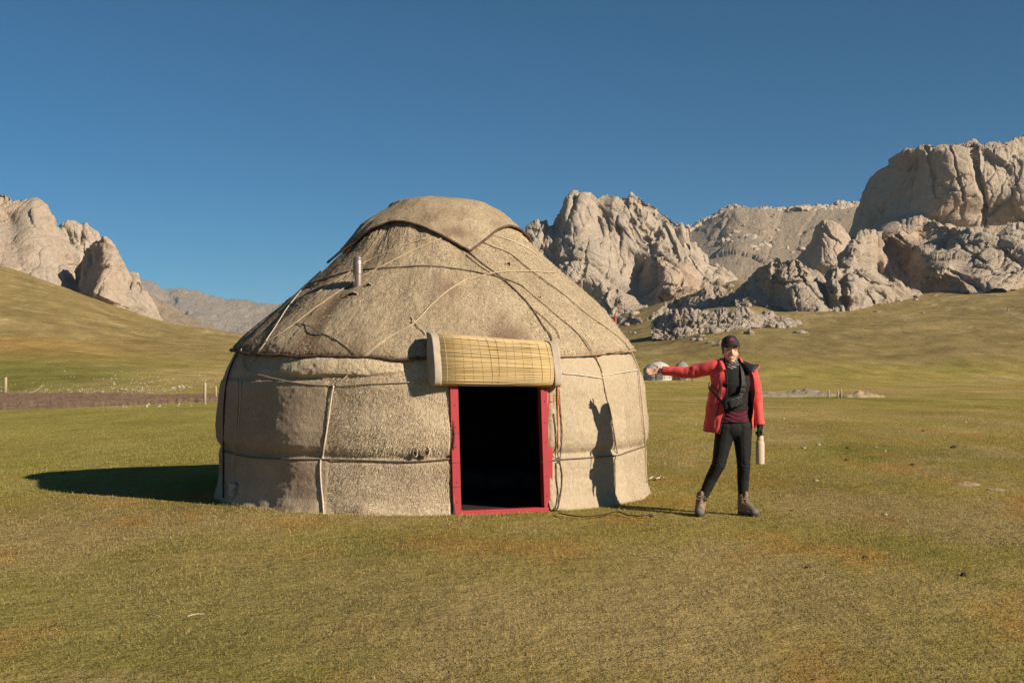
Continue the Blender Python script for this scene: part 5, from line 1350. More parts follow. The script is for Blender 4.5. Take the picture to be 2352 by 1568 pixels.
# jacket: open shell with sleeves, lining and collar
def jacket():
    L = np.array([  # z, cx, a, b, cy, x of right front edge, x of left front edge
        (0.775, 0.000, 0.250, 0.150, 0.020, -0.105, 0.203), (0.85, 0.004, 0.240, 0.146, 0.018, -0.088, 0.206), (0.92, 0.008, 0.232, 0.142, 0.015, -0.066, 0.210), (1.05, 0.018, 0.222, 0.136, 0.010, -0.047, 0.214),
        (1.14, 0.026, 0.212, 0.136, 0.005, -0.040, 0.214), (1.20, 0.030, 0.203, 0.136, 0.002, -0.037, 0.212), (1.27, 0.030, 0.205, 0.122, 0.006, -0.043, 0.205), (1.325, 0.026, 0.190, 0.104, 0.012, -0.052, 0.180),
        (1.36, 0.022, 0.155, 0.092, 0.016, -0.058, 0.150), (1.39, 0.018, 0.112, 0.085, 0.018, -0.062, 0.108), (1.43, 0.016, 0.094, 0.084, 0.020, -0.058, 0.094)])
    L[:, 2] *= np.where(L[:, 0] < 1.25, 0.95, 1.0); L[:, 3] *= 0.94
    z = np.linspace(0.775, 1.43, 64); nphi = 90
    R_ = np.stack([np.interp(z, L[:, 0], L[:, k]) for k in range(7)], -1)
    P = np.zeros((nphi, len(z), 3))
    for j, (zz, cx, a, b, cy, xr, xl) in enumerate(R_):
        pr = -math.acos(max(-0.98, min(0.98, (xr - cx) / a))); pl = -math.acos(max(-0.985, min(0.985, (xl - cx) / a))) - 2 * math.pi
        ph = np.linspace(pr, pl, nphi)
        P[:, j, 0] = cx + a * np.cos(ph); P[:, j, 1] = cy + b * np.sin(ph); P[:, j, 2] = zz - 0.035 * sstep(0.0, 0.25, (ph - pl) / (pr - pl)) * 0 
    hem = sstep(0.95, 0.775, P[..., 2])
    P[..., 2] += hem * (0.020 * np.sin(np.linspace(0, 9, nphi))[:, None] + np.linspace(-0.030, 0.0, nphi)[:, None])
    e_ = 0.010 * fbm(P / np.array((0.07, 0.07, 0.26)), 3, 41) + 0.006 * fbm(P / 0.06, 3, 43)
    nx = P[..., 0] - R_[None, :, 1]; ny = P[..., 1] - R_[None, :, 4]; ln = np.hypot(nx, ny) + 1e-6
    P[..., 0] += e_ * nx / ln; P[..., 1] += e_ * ny / ln
    parts = [(P.reshape(-1, 3), grid_faces(nphi, len(z))[:, ::-1])]
    def sleeve(path, rad, seed):
        q = smooth_path(np.array(path), 9); n = len(q); r = np.interp(np.linspace(0, 1, n), np.linspace(0, 1, len(rad)), rad)
        v, f, t = tube(q, r, 26, False)
        v = v.reshape(n, 26, 3); s = np.linspace(0, 1, n)[:, None]
        ax = q[:, None, :]; d = v - ax
        fold = 1 + 0.055 * np.sin(s * 60 + 5.0 * fbm(v / 0.09, 2, seed)) * (0.12 + np.exp(-((s - 0.52) / 0.10) ** 2)) + 0.10 * fbm(v / np.array((0.09, 0.09, 0.09)), 2, seed + 3) - 0.05 * np.abs(fbm(v / 0.06, 2, seed + 9))
        fold = np.where(s > 0.93, 1 + 0.03 * (s > 0.95), fold)
        v = ax + d * fold[..., None]
        return v.reshape(-1, 3), f
    parts.append(sleeve([(-0.070, 0.010, 1.345), SH_R, (SH_R + EL_R) / 2 + (0, 0, -0.004), EL_R + (0, 0, -0.008), (EL_R + WR_R) / 2, WR_R + (0.010, -0.005, 0)], [0.058, 0.069, 0.062, 0.055, 0.048, 0.041], 51))
    parts.append(sleeve([(0.140, 0.012, 1.335), SH_L, (SH_L + EL_L) / 2 + (0.008, 0, 0), EL_L + (0.006, 0, 0), (EL_L + WR_L) / 2, WR_L + (0, 0, -0.012)], [0.055, 0.064, 0.057, 0.051, 0.046, 0.044], 57))
    v, fs = merge(parts)
    o = obj('jacket', v, fs, [M_JACKET, M_LINING], person); o['label'] = 'open coral red shell jacket with dark lining'
    s = o.modifiers.new('shell', 'SOLIDIFY'); s.thickness = 0.006; s.offset = -1; s.material_offset = 1; s.use_rim = True
    # zips along both front edges
    for edge, nm in ((P[0], 0), (P[-1], 1)):
        tb = tube(edge[1:-4] + np.array((0, -0.004, 0)), 0.0045, 5); obj('zip', tb[0], [tb[1], tb[2]], M_LINING, o)
    tb = tube(P[6, 2:50] + np.array((0, -0.006, 0)), 0.0035, 5); obj('chest_zip', tb[0], [tb[1], tb[2]], M_LINING, o)
    # folded collar: the left half stands out from the neck, its dark lining showing
    def collar(side, pts, name):
        a_, b_ = [smooth_path(np.array(q), 6) for q in pts]
        w = np.linspace(0, 1, 6)[None, :, None]
        S = a_[:, None] + (b_ - a_)[:, None] * w + np.array((0, -0.020, 0.012)) * np.sin(w * np.pi)
        ob = obj('collar', S.reshape(-1, 3), grid_faces(len(a_), 6), [M_LINING if side > 0 else M_JACKET], o)
        s_ = ob.modifiers.new('t', 'SOLIDIFY'); s_.thickness = 0.005
        tb = tube(b_, 0.005, 6); obj('collar_rim', tb[0], [tb[1], tb[2]], M_JACKET, ob)
    collar(1, ([(0.090, 0.035, 1.405), (0.105, -0.01, 1.375), (0.125, -0.065, 1.330), (0.150, -0.095, 1.285)], [(0.150, 0.04, 1.392), (0.215, -0.01, 1.372), (0.262, -0.055, 1.362), (0.205, -0.105, 1.300)]), 'c')
    collar(-1, ([(-0.060, 0.04, 1.420), (-0.068, -0.02, 1.400), (-0.060, -0.062, 1.365), (-0.052, -0.085, 1.320)], [(-0.085, 0.05, 1.408), (-0.110, -0.01, 1.385), (-0.105, -0.060, 1.350), (-0.085, -0.090, 1.300)]), 'c')
    # pull cord hanging from the underside of the sleeve
    tb = tube(np.array([(-0.322, 0.10, 1.245), (-0.324, 0.098, 1.225), (-0.323, 0.098, 1.21)]), 0.003, 5); obj('pull_cord', tb[0], [tb[1], tb[2]], M_LINING, o)
jacket()

# boots
def boot(x, y, yaw, ank):
    rz = Matrix.Rotation(yaw, 3, 'Z'); A = np.array(rz)
    def tr(pts): return (np.array(pts, float) @ A.T) + np.array((x, y, 0))
    ax, ay = ank
    loc = (A.T @ np.array((ax - x, ay - y, 0)))
    sh = [c((loc[0], loc[1] + 0.004, 0.178), 0.047, (loc[0] * 0.4, 0.025, 0.085), 0.047), c((0, 0.035, 0.055), 0.043, (0, -0.040, 0.056), 0.044), c((0, -0.040, 0.056), 0.046, (0, -0.118, 0.042), 0.041), e((0, -0.06, 0.035), (0.046, 0.10, 0.028)), c((0, -0.02, 0.085), 0.040, (0, -0.075, 0.064), 0.036)]
    sh = [((v @ A.T) + np.array((x, y, 0)), f, t) for v, f, t in sh]
    b = fuse('boot', sh, 0.005, 4, M_BOOT, person)
    wrinkle(b, lambda p: 0.0025 * fbm(p / 0.02, 3, 3))
    # sole
    n = 36; a = np.arange(n) / n * 2 * np.pi
    ox = 0.047 * np.sign(np.cos(a)) * np.abs(np.cos(a)) ** 0.8 * (1 - 0.16 * np.cos(a + 1.2) * 0 - 0.12 * (np.sin(a) > 0)); oy = -0.043 + 0.128 * np.sin(a)
    rows_ = [np.stack([ox * k, -0.043 + (oy + 0.043) * k, np.full(n, z_)], -1) for k, z_ in ((0.94, 0.0), (1.0, 0.006), (1.0, 0.020), (0.985, 0.030))]
    v = np.stack(rows_, 1).reshape(-1, 3); s = obj('sole', tr(v), grid_faces(n, 4, True), M_SOLE, b)
    # toe cap
    sh = [c((0, -0.095, 0.045), 0.0455, (0, -0.120, 0.040), 0.0425)]
    tc = fuse('toe_cap', [((v @ A.T) + np.array((x, y, 0)), f, t) for v, f, t in sh], 0.005, 2, M_TOE, b)
    # tongue, laces, collar
    fuse('tongue', [((v @ A.T) + np.array((x, y, 0)), f, t) for v, f, t in [c((loc[0], loc[1] - 0.038, 0.205), 0.018, (loc[0] * 0.6, -0.02, 0.125), 0.020)]], 0.005, 2, M_BOOT, b)
    lc = []
    for k in range(6):
        q = k / 5.0; cy = np.interp(q, [0, 0.5, 1], [-0.098, -0.040, loc[1] - 0.050]); cz = np.interp(q, [0, 0.5, 1], [0.092, 0.128, 0.188]); cx = loc[0] * q * 0.9; w_ = 0.024
        s_ = 1 if k % 2 else -1
        lc.append(tube(tr([(cx - w_, cy + 0.012, cz - 0.006 * s_), (cx, cy - 0.004, cz + 0.002), (cx + w_, cy + 0.012, cz + 0.006 * s_)]), 0.0032, 5))
        lc.append(tube(tr([(cx - w_, cy + 0.012, cz + 0.006 * s_), (cx, cy - 0.003, cz + 0.001), (cx + w_, cy + 0.012, cz - 0.006 * s_)]), 0.0032, 5))
    for sgn in (-1, 1):
        lc.append(tube(smooth_path(tr([(loc[0], loc[1] - 0.052, 0.176), (loc[0] + sgn * 0.03, loc[1] - 0.060, 0.172), (loc[0] + sgn * 0.042, loc[1] - 0.052, 0.152), (loc[0] + sgn * 0.02, loc[1] - 0.055, 0.150)]), 4), 0.003, 5))
    v, fs = tubes_joined(lc); obj('laces', v, fs, M_LACE, b)
boot(-0.268, 0.0, math.radians(-10), (-0.250, 0.012)); boot(0.140, 0.0, math.radians(32), (0.128, 0.012))

# sling bag worn across the chest
def pouch(cx, cy, cz, rx, ry, rz, tilt, p=0.42, n=40, m=22):
    a = np.linspace(0, 2 * np.pi, n, endpoint=False)[:, None]; q = np.linspace(-np.pi / 2 * 0.999, np.pi / 2 * 0.999, m)[None]
    sp = lambda v: np.sign(v) * np.abs(v) ** p
    X = rx * sp(np.cos(a)) * sp(np.cos(q)); Y = ry * sp(np.sin(a)) * sp(np.cos(q)); Z = rz * sp(np.sin(q)) + 0 * a
    c_, s_ = math.cos(tilt), math.sin(tilt)
    P_ = V3(X * c_ - Z * s_ + cx, Y + cy, X * s_ + Z * c_ + cz); P_ = P_ + 0.006 * fbm(P_ / 0.05, 3, 23)[..., None] * np.array((0.4, 1, 0.4))
    return P_.reshape(-1, 3), grid_faces(n, m, True)
v, f = pouch(0.008, -0.150, 1.030, 0.096, 0.036, 0.052, 0.30)
bag = obj('sling_bag', v, f, M_BLACK)
v, f = pouch(0.022, -0.186, 1.026, 0.062, 0.016, 0.034, 0.30); obj('front_pocket', v, f, varied('black_bag_nylon', (0.016, 0.016, 0.017), (0.026, 0.026, 0.027), 60, 0.6, 0.3, 0.002), bag)
tb = tube(np.array([(-0.070, -0.186, 1.036), (0.0, -0.190, 1.058), (0.080, -0.186, 1.082)]), 0.0028, 5); obj('zip', tb[0], [tb[1], tb[2]], M_TOE, bag)
bag.location = (PX, PY, 0)
tag(bag, 'small black sling bag worn across the person\'s chest', 'bag')
def strap(pts, w, name='strap', mat=None):
    q = smooth_path(np.array(pts), 6); n = len(q); d = np.gradient(q, axis=0); d /= np.linalg.norm(d, axis=1, keepdims=True)
    out = q - np.array((0.03, 0.02, 0)); out[:, 2] = 0; out /= np.linalg.norm(out, axis=1, keepdims=True)
    s = np.cross(d, out); s /= np.linalg.norm(s, axis=1, keepdims=True)
    P = np.stack([q - s * w, q + s * w, q + s * w + out * 0.004, q - s * w + out * 0.004], 1)
    i = np.arange(n - 1)[:, None]; j = np.arange(4)[None]; j2 = (j + 1) % 4
    return obj(name, P.reshape(-1, 3), np.stack([i * 4 + j, i * 4 + j2, (i + 1) * 4 + j2, (i + 1) * 4 + j], -1).reshape(-1, 4), mat or M_SOLE, bag, False)
strap([(0.085, 0.06, 1.375), (0.095, 0.0, 1.372), (0.100, -0.065, 1.325), (0.103, -0.112, 1.255), (0.103, -0.130, 1.185), (0.090, -0.145, 1.125), (0.065, -0.150, 1.075)], 0.020)
strap([(-0.070, -0.150, 1.010), (-0.105, -0.140, 1.045), (-0.150, -0.110, 1.110), (-0.180, -0.055, 1.150), (-0.186, 0.0, 1.170), (-0.17, 0.06, 1.20)], 0.014)
v, fs = box(0.078, 0.126, -0.152, -0.136, 1.165, 1.190, 0.003); obj('buckle', v, fs, M_SOLE, bag, False)
v, fs = box(0.070, 0.118, -0.162, -0.146, 1.122, 1.145, 0.003); obj('buckle', v, fs, M_SOLE, bag, False)
tb = tube(smooth_path(np.array([(0.035, -0.200, 1.075), (0.050, -0.203, 1.05), (0.045, -0.200, 1.02), (0.025, -0.198, 0.995)]), 5), 0.003, 5); obj('zip_pull', tb[0], [tb[1], tb[2]], M_TOE, bag)

# bottle hanging from the gloved hand
def bottle():
    root = empty('water_bottle', (PX + 0.278, PY - 0.014, 0.462)); tag(root, 'beige steel water bottle hanging from the gloved hand', 'bottle')
    n = NT('beige_powder_coat'); n.col(n.mix((0.52, 0.415, 0.30), (0.47, 0.37, 0.26), n.noise(n.coord(), 30, 4))); n.rough(0.55); n.bump(n.noise(n.coord(), 400, 2), 0.1, 0.0005)
    v, f = lathe([(0.0, 0.0), (0.034, 0.0), (0.0385, 0.004), (0.0395, 0.010), (0.0395, 0.185), (0.0385, 0.198), (0.034, 0.210), (0.0305, 0.216), (0.0, 0.216)], 32); obj('bottle_body', v, f, n.m, root)
    v, f = lathe([(0.0, 0.2165), (0.0300, 0.2165), (0.0305, 0.219), (0.0305, 0.254), (0.0290, 0.259), (0.0, 0.260)], 32); cp = obj('cap', v, f, n.m, root)
    a = np.linspace(0, np.pi, 14)
    tb = tube(np.stack([np.full(14, -0.010), 0.030 * np.cos(a), 0.252 + 0.032 * np.sin(a)], -1), 0.0052, 7); obj('carry_loop', tb[0], [tb[1], tb[2]], M_LINING if False else varied('loop_steel', (0.5, 0.47, 0.42), (0.4, 0.37, 0.33), 30, 0.35, 0.1, 0.001, metallic=0.8), cp)
bottle()
# ------------------------------------------------------------------ things on the plain
def gp(px, py):
    """point of the ground seen at (px, py)"""
    d = np.geomspace(4, 560, 2500); x = (px - CX) / F * d; z = terrain(x, d); row = HZ - (z - CAMH) / d * F
    k = int(np.argmax(row <= py)) if (row <= py).any() else len(d) - 1
    return np.array((x[k], d[k], z[k]))

# churned earth strip left of the yurt
def dirt_strip():
    u = np.linspace(-160, 640, 330); q = np.linspace(0, 1, 70)
    lo = np.interp(u, [-160, 0, 120, 240, 380, 505, 640], [941, 938, 936, 931, 926, 922, 918]) + 1.2 * fbm(V3(u / 14, 2, 0.0), 3, 5)
    hi = np.interp(u, [-160, 0, 200, 400, 505, 640], [903, 904, 905, 908, 905, 904]) + 0.9 * fbm(V3(u / 20, 8, 0.0), 3, 6)
    d0 = CAMH * F / (lo - HZ); d1 = CAMH * F / (hi - HZ)
    D = d0[:, None] + (d1 - d0)[:, None] * q[None]; X = (u[:, None] - CX) / F * D
    p = V3(X, D, 0.0); edge = np.minimum(q, 1 - q)[None] * 2
    bump = (0.10 * np.abs(fbm(p / 1.3, 3, 11)) + 0.05 * fbm(p / 0.35, 3, 12)) * sstep(0.0, 0.25, edge)
    Zz = terrain(X, D) + 0.004 + np.maximum(bump, -0.003) + 0.10 * sstep(0.0, 0.3, edge)
    Zz = np.where((edge <= 0.001), terrain(X, D) - 0.05, Zz)
    o = obj('dirt_strip', V3(X, D, Zz).reshape(-1, 3), grid_faces(len(u), len(q)), varied('churned_earth', (0.155, 0.090, 0.050), (0.235, 0.150, 0.090), 1.2, 1.0, 0.9, 0.08, 3.0, 8))
    tag(o, 'strip of churned brown earth left of the yurt', None, None, 'structure')
dirt_strip()

# pebbles and rubble that nobody could count
def pebbles(name, label, pts, sizes, mat, flat=0.6):
    import bmesh
    bm = bmesh.new(); bmesh.ops.create_icosphere(bm, subdivisions=1, radius=1.0); bm.verts.ensure_lookup_table()
    bv = np.array([tuple(v.co) for v in bm.verts]); bf = np.array([[v.index for v in f.verts] for f in bm.faces]); bm.free()
    n = len(pts); rgx = np.random.default_rng(len(label))
    k = rgx.uniform(0.7, 1.35, (n, 1, 3)) * np.array((1, 1, flat)) * np.asarray(sizes)[:, None, None]
    V = bv[None] * k * (1 + rgx.uniform(-0.2, 0.2, (n, len(bv), 1))) + np.asarray(pts)[:, None, :] + np.array((0, 0, 0.2)) * np.asarray(sizes)[:, None, None]
    Fc = bf[None] + (np.arange(n) * len(bv))[:, None, None]
    o = obj(name, V.reshape(-1, 3), Fc.reshape(-1, 3), mat, None, False); tag(o, label, None, None, 'stuff'); return o
M_STONE = varied('pale_stone', (0.42, 0.37, 0.30), (0.28, 0.24, 0.19), 6, 0.9, 0.4, 0.02)
M_STONE_D = varied('brown_stone', (0.28, 0.21, 0.15), (0.20, 0.15, 0.11), 6, 0.9, 0.4, 0.02)
rgs = np.random.default_rng(21)
def cloud(n, u0, u1, y0, y1, s0, s1, slope=0.0):
    P, S = [], []
    u = rgs.uniform(u0, u1, n); y = rgs.uniform(y0, y1, n) + slope * (u - u0)
    for a, b in zip(u, y): P.append(gp(a, b))
    return P, list(rgs.uniform(s0, s1, n) ** 1.0)
P, S = [], []
for args in ((170, 100, 420, 893, 903, 0.02, 0.07), (70, 250, 500, 872, 899, 0.03, 0.10), (60, 0, 260, 878, 900, 0.02, 0.07), (90, 0, 500, 908, 936, 0.02, 0.07), (30, 100, 480, 852, 872, 0.03, 0.11), (8, 395, 440, 888, 893, 0.10, 0.16)):
    a, b = cloud(*args); P += a; S += b
pebbles('pebbles', 'white pebbles scattered along the earth strip and the green slope', np.array(P), np.array(S), M_STONE)
P, S = cloud(110, 1560, 2340, 900, 1000, 0.01, 0.03)
pebbles('pebbles', 'tiny pale stones dotted over the right meadow', np.array(P), np.array(S), M_STONE)

# fence posts and sticks
M_POST = varied('weathered_post_wood', (0.42, 0.34, 0.24), (0.30, 0.235, 0.16), 8, 0.9, 0.5, 0.01, stretch=(1, 1, 0.1))
def post(px, py, h, r, lean, label, sides=8, name='fence_post', mat=None, group='old fence posts left of the yurt'):
    b = gp(px, py)
    v, f = lathe([(0.0, -0.2), (r * 1.05, -0.2), (r, h * 0.5), (r * 0.92, h - r * 0.4), (r * 0.55, h), (0, h + 0.01)], sides)
    v = v * (1 + 0.06 * fbm(v / 0.2, 2, int(px)))[:, None]; v[:, 0] += lean * v[:, 2]
    o = obj(name, v, f, mat or M_POST); o.location = b; tag(o, label, 'post', group); return o
post(12, 906, 1.05, 0.10, 0.03, 'thick pale fence post at the left edge of the picture')
post(470, 923, 0.85, 0.065, 0.03, 'pale fence post standing close to the left side of the yurt, the taller of two')
post(496, 918, 0.68, 0.040, 0.0, 'thin pale fence post nearest the left side of the yurt')
def stick(name, label, a, b, bend, r, mat):
    A, B = np.array(a), np.array(b); m = (A + B) / 2 + np.array(bend)
    o = tube_obj(name, [A, m, B], np.linspace(r, r * 0.5, 13), mat, None, 6); tag(o, label, 'stick'); return o
a = gp(56, 905); stick('fallen_branch', 'bleached branch leaning on the far edge of the earth strip', a + (0, 0, 0.02), a + (1.0, 0.3, 0.55), (0.05, 0, -0.12), 0.035, M_STONE)
a = gp(134, 904); stick('thin_stake', 'thin dark stick standing in the green slope at the left', a - (0, 0, 0.05), a + (0.2, 0, 0.72), (0.0, 0, 0.0), 0.02, M_STONE_D)

# red pole rising behind the yurt roof on the right
b = np.array(((1413 - CX) / F * 17.6, 17.6, 0.0)); h = CAMH + (HZ - 721) / F * 17.6
v, f = lathe([(0.0, -0.1), (0.024, -0.1), (0.022, h * 0.7), (0.020, h - 0.05), (0.012, h), (0.0, h + 0.004)], 10)
o = obj('wooden_pole', v, f, varied('faded_red_paint', (0.40, 0.085, 0.055), (0.30, 0.07, 0.05), 12, 0.8, 0.3, 0.003)); o.location = b; tag(o, 'faded red pole standing behind the yurt, only its tip showing', 'pole')

# far white yurts
M_WHITE = varied('white_canvas', (0.47, 0.45, 0.42), (0.40, 0.38, 0.355), 1.5, 0.9, 0.3, 0.02)
M_STRAP = varied('dark_strap', (0.10, 0.09, 0.085), (0.16, 0.14, 0.13), 3, 0.9, 0.2, 0.01)
def far_yurt(px, py, r, label, mat):
    b = gp(px, py); root = empty('white_yurt', b); tag(root, label, 'yurt', 'far white yurts')
    v, f = lathe([(r, -0.3), (r * 1.01, 0.05), (r, 1.45), (r * 0.96, 1.55)], 40); w = obj('wall', v, f, mat, root)
    v, f = lathe([(r * 1.03, 1.50), (r * 0.98, 1.62), (r * 0.62, 2.25), (r * 0.3, 2.55), (0.0, 2.62)], 40); obj('roof', v, f, mat, root)
    v, f = lathe([(r * 0.24, 2.56), (r * 0.22, 2.68), (0.0, 2.74)], 16); obj('crown', v, f, M_STRAP, root)
    parts = []
    for k in range(14):
        a = k / 14 * 2 * np.pi + 0.1; parts.append(tube(np.array([(r * 1.01 * math.cos(a), r * 1.01 * math.sin(a), 0.0), (r * 1.01 * math.cos(a), r * 1.01 * math.sin(a), 1.5)]), 0.035, 4))
    for z in (0.35, 1.2, 1.5):
        a = np.linspace(0, 2 * np.pi, 37); parts.append(tube(np.stack([r * 1.015 * np.cos(a), r * 1.015 * np.sin(a), np.full(37, z)], -1), 0.04, 4))
    v, fs = tubes_joined(parts); obj('straps', v, fs, M_STRAP, w)
    a = -np.pi / 2; v, fs = box(-0.45, 0.45, -r * 1.03, -r * 0.97, 0.0, 1.4, 0.02); obj('door', v, fs, M_STRAP, root, False)
far_yurt(1511, 872, 2.05, 'white yurt far away beyond the outstretched hand', M_WHITE)
far_yurt(1566, 872, 1.2, 'grey white yurt far away half hidden by the red sleeve', varied('grey_canvas_far', (0.26, 0.235, 0.20), (0.22, 0.20, 0.17), 1.5, 0.9, 0.3, 0.02))

# rubble heaps and an earth mound on the right
def heap(px, py, w, d, h, label, mat, seed, name='rubble_heap'):
    b = gp(px, py); n, m = 60, 24
    a = np.linspace(0, 2 * np.pi, n, endpoint=False)[:, None]; q = np.linspace(0, 1, m)[None]
    x = w * q * np.cos(a); y = d * q * np.sin(a); z = h * (1 - q) ** 1.1 + 0 * a
    p = V3(x, y, z); z = z + (0.28 * h * fbm(p / 0.5, 4, seed) + 0.10 * h * fbm(p / 0.12, 3, seed + 1)) * sstep(0.0, 0.2, 1 - q) - 0.12 * sstep(0.8, 1.0, q)
    o = obj(name, V3(x, y, z).reshape(-1, 3), grid_faces(n, m, True), mat); o.location = b; tag(o, label, 'heap'); return o
M_RUB = varied('pale_rubble', (0.34, 0.28, 0.205), (0.22, 0.175, 0.12), 2.4, 1.0, 0.9, 0.06, 6, 8)
heap(1780, 911, 1.9, 1.4, 0.28, 'low pale rubble heap just right of the person', M_RUB, 3)
heap(1852, 909, 2.1, 1.4, 0.42, 'grey brown rubble heap behind the pale one right of the person', varied('grey_rubble', (0.27, 0.22, 0.165), (0.19, 0.155, 0.115), 2.4, 1.0, 0.9, 0.06, 6, 8), 4)
heap(1977, 912, 1.5, 1.1, 0.36, 'small tan earth mound on the right meadow', varied('tan_earth', (0.40, 0.30, 0.19), (0.30, 0.215, 0.13), 2.4, 1.0, 0.7, 0.05, 6, 8), 5, 'earth_mound')
for (px, h, lb) in ((1903, 0.42, 'leftmost of three short stakes beside the tan earth mound'), (1924, 0.36, 'middle of three short stakes beside the tan earth mound'), (1932, 0.42, 'rightmost of three short stakes, the one nearest the tan earth mound')):
    post(px, 914, h, 0.045, 0.02, lb, 6, 'wooden_stake', None, 'stakes beside the earth mound')
heap(2218, 1113, 0.20, 0.16, 0.045, 'small bare molehill of tan soil on the right meadow', varied('mole_soil', (0.36, 0.255, 0.16), (0.27, 0.185, 0.11), 9, 1.0, 0.8, 0.02, 20, 6), 6, 'molehill')
heap(2290, 1125, 0.14, 0.10, 0.025, 'second and smaller bare molehill to the right of the larger one', varied('mole_soil_pale', (0.34, 0.245, 0.155), (0.27, 0.185, 0.11), 9, 1.0, 0.8, 0.02, 20, 6), 7, 'molehill')

# single stones, droppings and scraps near enough to pick out
def lump(name, px, py, s, mat, label, cat, group, seed):
    b = gp(px, py); v, f, t = ellipsoid((0, 0, 0), (s * 1.2, s, s * 0.62), None, 12, 7)
    v = v * (1 + 0.35 * fbm(v / s * 0.9 + seed, 2, seed))[:, None] + np.array((0, 0, s * 0.28))
    o = obj(name, v, [f, t], mat); o.location = b; tag(o, label, cat, group); return o
for k, (px, py, s, w) in enumerate([(1880, 1022, 0.035, 'largest white stone, level with the bottle in the meadow right of the person'), (1846, 1030, 0.03, 'white stone just left of the largest one in the right meadow'), (2032, 1037, 0.026, 'white stone in the middle of the right meadow, right of a smaller one'), (2012, 1028, 0.022, 'smaller white stone beside another in the middle of the right meadow'), (1874, 1105, 0.025, 'white stone below the bottle, between it and the molehills'), (2033, 1183, 0.02, 'white stone nearest the viewer in the right meadow'), (1800, 962, 0.035, 'white stone on the grass close below the rubble heaps'), (1946, 961, 0.03, 'white stone on the grass below the tan earth mound'), (2228, 930, 0.035, 'white stone far out at the right, beyond the earth mound'), (1640, 968, 0.03, 'white stone between the yurt and the red jacket')]):
    lump('stone', px, py, s, M_STONE, w, 'stone', 'white stones in the right meadow', 40 + k)
M_DUNG = varied('dried_dung', (0.035, 0.024, 0.017), (0.07, 0.048, 0.033), 30, 1.0, 0.6, 0.006)
for k, (px, py, s, w) in enumerate([(1855, 1304, 0.018, 'dark dropping in the foreground grass, below and right of the boots'), (1988, 1281, 0.018, 'dark dropping in the foreground, midway between the boots and the right edge'), (2214, 1322, 0.022, 'dark dropping in the foreground nearest the right edge of the picture'), (2190, 1029, 0.05, 'largest dark dropping, far out in the meadow at the right'), (2096, 1068, 0.028, 'dark dropping above and left of the molehills'), (1947, 1030, 0.03, 'dark dropping between two white stones in the middle of the right meadow'), (1944, 1057, 0.025, 'dark dropping level with the bottom of the bottle, right of it'), (1818, 1173, 0.016, 'small dark dropping right of the person\'s boots'), (2120, 990, 0.03, 'dark dropping farthest away in the right meadow')]):
    lump('dung', px, py, s, M_DUNG, w, 'dropping', 'dried droppings in the right meadow', 70 + k)
# dark cable and white cord scrap beside the yurt
def ground_line(pts, r, mat, name, label, cat, dz=0.028):
    P = np.array([gp(a, b) for a, b in pts]) + np.array((0, 0, dz)); P[:, 2] += 0.006 * np.sin(np.arange(len(P)) * 2.1)
    o = tube_obj(name, P, r, mat, None, 6); tag(o, label, cat); return o
cb = ground_line([(1283, 1184), (1300, 1190), (1340, 1192), (1380, 1190), (1417, 1183), (1440, 1188), (1470, 1192), (1494, 1190)], 0.006, M_ROPE_K, 'dark_cord', 'thin dark cord lying in the grass right of the door', 'cord')
v, f, t = ellipsoid(gp(1495, 1190) + (0, 0, 0.022), (0.022, 0.013, 0.013)); obj('cord_end', v, [f, t], M_ROPE_K, cb)
ground_line([(1492, 1106), (1500, 1102), (1508, 1104), (1518, 1101), (1524, 1104)], 0.008, M_ROPE_W, 'cord_scrap', 'frayed scrap of white cord on the grass at the right foot of the yurt', 'cord', 0.035)
stick('straw_stalk', 'single long straw stalk lying in the foreground grass at left', gp(337, 1424) + (0, 0, 0.03), gp(368, 1430) + (0, 0, 0.03), (0, 0, 0.006), 0.004, M_ROPE)
stick('straw_stalk', 'second long straw stalk lying in the foreground grass, right of the first', gp(430, 1428) + (0, 0, 0.03), gp(470, 1423) + (0, 0, 0.03), (0, 0, 0.006), 0.004, M_ROPE)
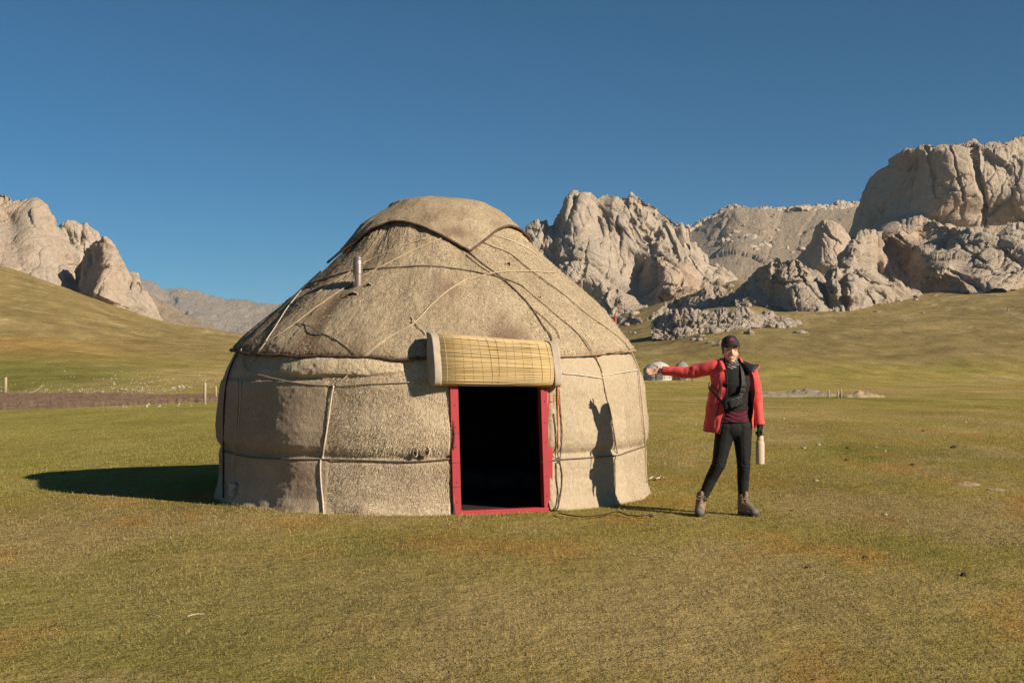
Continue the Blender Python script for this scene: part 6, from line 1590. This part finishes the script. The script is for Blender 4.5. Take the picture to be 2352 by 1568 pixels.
# ------------------------------------------------------------------ short grass, near enough to show its blades
def grass():
    rg = np.random.default_rng(91)
    N = 375000
    d = np.exp(rg.uniform(math.log(4.3), math.log(34.0), N))
    hw = 0.455 * d + 0.4
    x = rg.uniform(-1, 1, N) * hw
    # tufts: pull blades towards clump centres
    cl = V3(x / 0.055, d / 0.055, 0.0); ic = np.floor(cl[..., :2]).astype(np.int64)
    h = _hash(ic[:, 0], ic[:, 1], ic[:, 0] * 0, 13); a_, b_, c_ = _split(h)
    x = x + 0.35 * ((ic[:, 0] + 0.5 + 0.35 * a_) * 0.055 - x); y = d + 0.35 * ((ic[:, 1] + 0.5 + 0.35 * b_) * 0.055 - d)
    inside = np.hypot(x - YX, y - YY) < 2.30
    # extra longer blades round the foot of the wall
    n2 = 9000; th = rg.uniform(-2.0, 2.0, n2); rr = 2.36 + np.abs(rg.normal(0, 0.05, n2))
    x2 = YX + np.sin(th) * rr; y2 = YY - np.cos(th) * rr
    keep = ~inside
    x = np.r_[x[keep], x2]; y = np.r_[y[keep], y2]; cc = np.r_[c_[keep], rg.uniform(-1, 1, n2)]
    edge = np.r_[np.zeros(keep.sum()), np.ones(n2)]
    n = len(x); r = np.hypot(x, y); z = terrain(x, y)
    col = meadow_colour(x, y, z)
    lod = np.clip(r / 6.5, 0.8, 4.0)
    lush = 0.8 + 0.5 * np.clip(fbm(V3(x, y, 0.0) / 0.8, 3, 95), -0.6, 1)
    hgt = (0.014 + 0.020 * rg.beta(2, 3, n)) * lush * (1 + 0.35 * cc) * (1 + 0.5 * edge * rg.uniform(0, 1, n)) * np.clip(lod, 1, 1.25)
    wid = 0.00125 * lod * rg.uniform(0.7, 1.3, n)
    az = rg.uniform(0, 2 * np.pi, n); ln = np.abs(rg.normal(0.9, 0.42, n)); lx = np.cos(az) * np.sin(ln); ly = np.sin(az) * np.sin(ln); lz = np.cos(ln)
    lz = np.maximum(lz, 0.12)
    face = az + rg.uniform(-0.9, 0.9, n) + np.pi / 2
    sx = np.cos(face) * wid; sy = np.sin(face) * wid
    base = np.stack([x, y, z - 0.003], -1)
    mid = base + np.stack([lx * 0.35, ly * 0.35, lz * 0.75 + 0.1], -1) * (hgt * 0.5)[:, None]
    tip = base + np.stack([lx * 1.05, ly * 1.05, lz], -1) * hgt[:, None]
    side = np.stack([sx, sy, 0 * sx], -1)
    V = np.stack([base, mid - side, mid + side, tip], 1).reshape(-1, 3)
    i = np.arange(n) * 4
    tris = np.concatenate([np.stack([i, i + 2, i + 1], -1), np.stack([i + 1, i + 2, i + 3], -1)])
    dry = rg.uniform(0, 1, n)
    straw = np.array((0.42, 0.335, 0.18)); green = np.array((0.125, 0.150, 0.030))
    c = col * rg.uniform(0.75, 1.35, n)[:, None]
    c = c + (straw - c) * (sstep(0.80, 1.0, dry) * 0.75)[:, None]
    c = c + (green - c) * (sstep(0.22, 0.0, dry) * 0.45)[:, None]
    C = np.repeat(c, 4, 0)
    m = NT('grass_blade'); m.col(m.attr('Col')); m.rough(0.75); m.b.inputs['Specular IOR Level'].default_value = 0.12
    tr = m.n('ShaderNodeBsdfTranslucent'); m.l(m.attr('Col'), tr.inputs['Color']); mx = m.n('ShaderNodeMixShader'); mx.inputs[0].default_value = 0.22
    out = m.t.nodes['Material Output']; m.l(m.b.outputs[0], mx.inputs[1]); m.l(tr.outputs[0], mx.inputs[2]); m.l(mx.outputs[0], out.inputs['Surface'])
    o = obj('grass', V, tris, m.m, None, False, {'Col': C})
    tag(o, 'short cropped meadow grass in green, straw and rust', None, None, 'stuff')
grass()
# ------------------------------------------------------------------ thin dusty air over the whole valley
def haze():
    v, fs = box(-8500, 8500, -8500, 8500, -6.0, 330.0)
    m = bpy.data.materials.new('dusty_air'); m.use_nodes = True; nt = m.node_tree; nt.nodes.clear()
    pv = nt.nodes.new('ShaderNodeVolumePrincipled'); pv.inputs['Color'].default_value = (0.70, 0.86, 1.0, 1); pv.inputs['Density'].default_value = HAZE_DENSITY; pv.inputs['Anisotropy'].default_value = 0.0
    out = nt.nodes.new('ShaderNodeOutputMaterial'); nt.links.new(pv.outputs[0], out.inputs['Volume'])
    o = obj('haze', v, fs, m, None, False); tag(o, 'thin pale haze over the valley and the far mountains', None, None, 'stuff')
HAZE_DENSITY = 0.00007
haze()
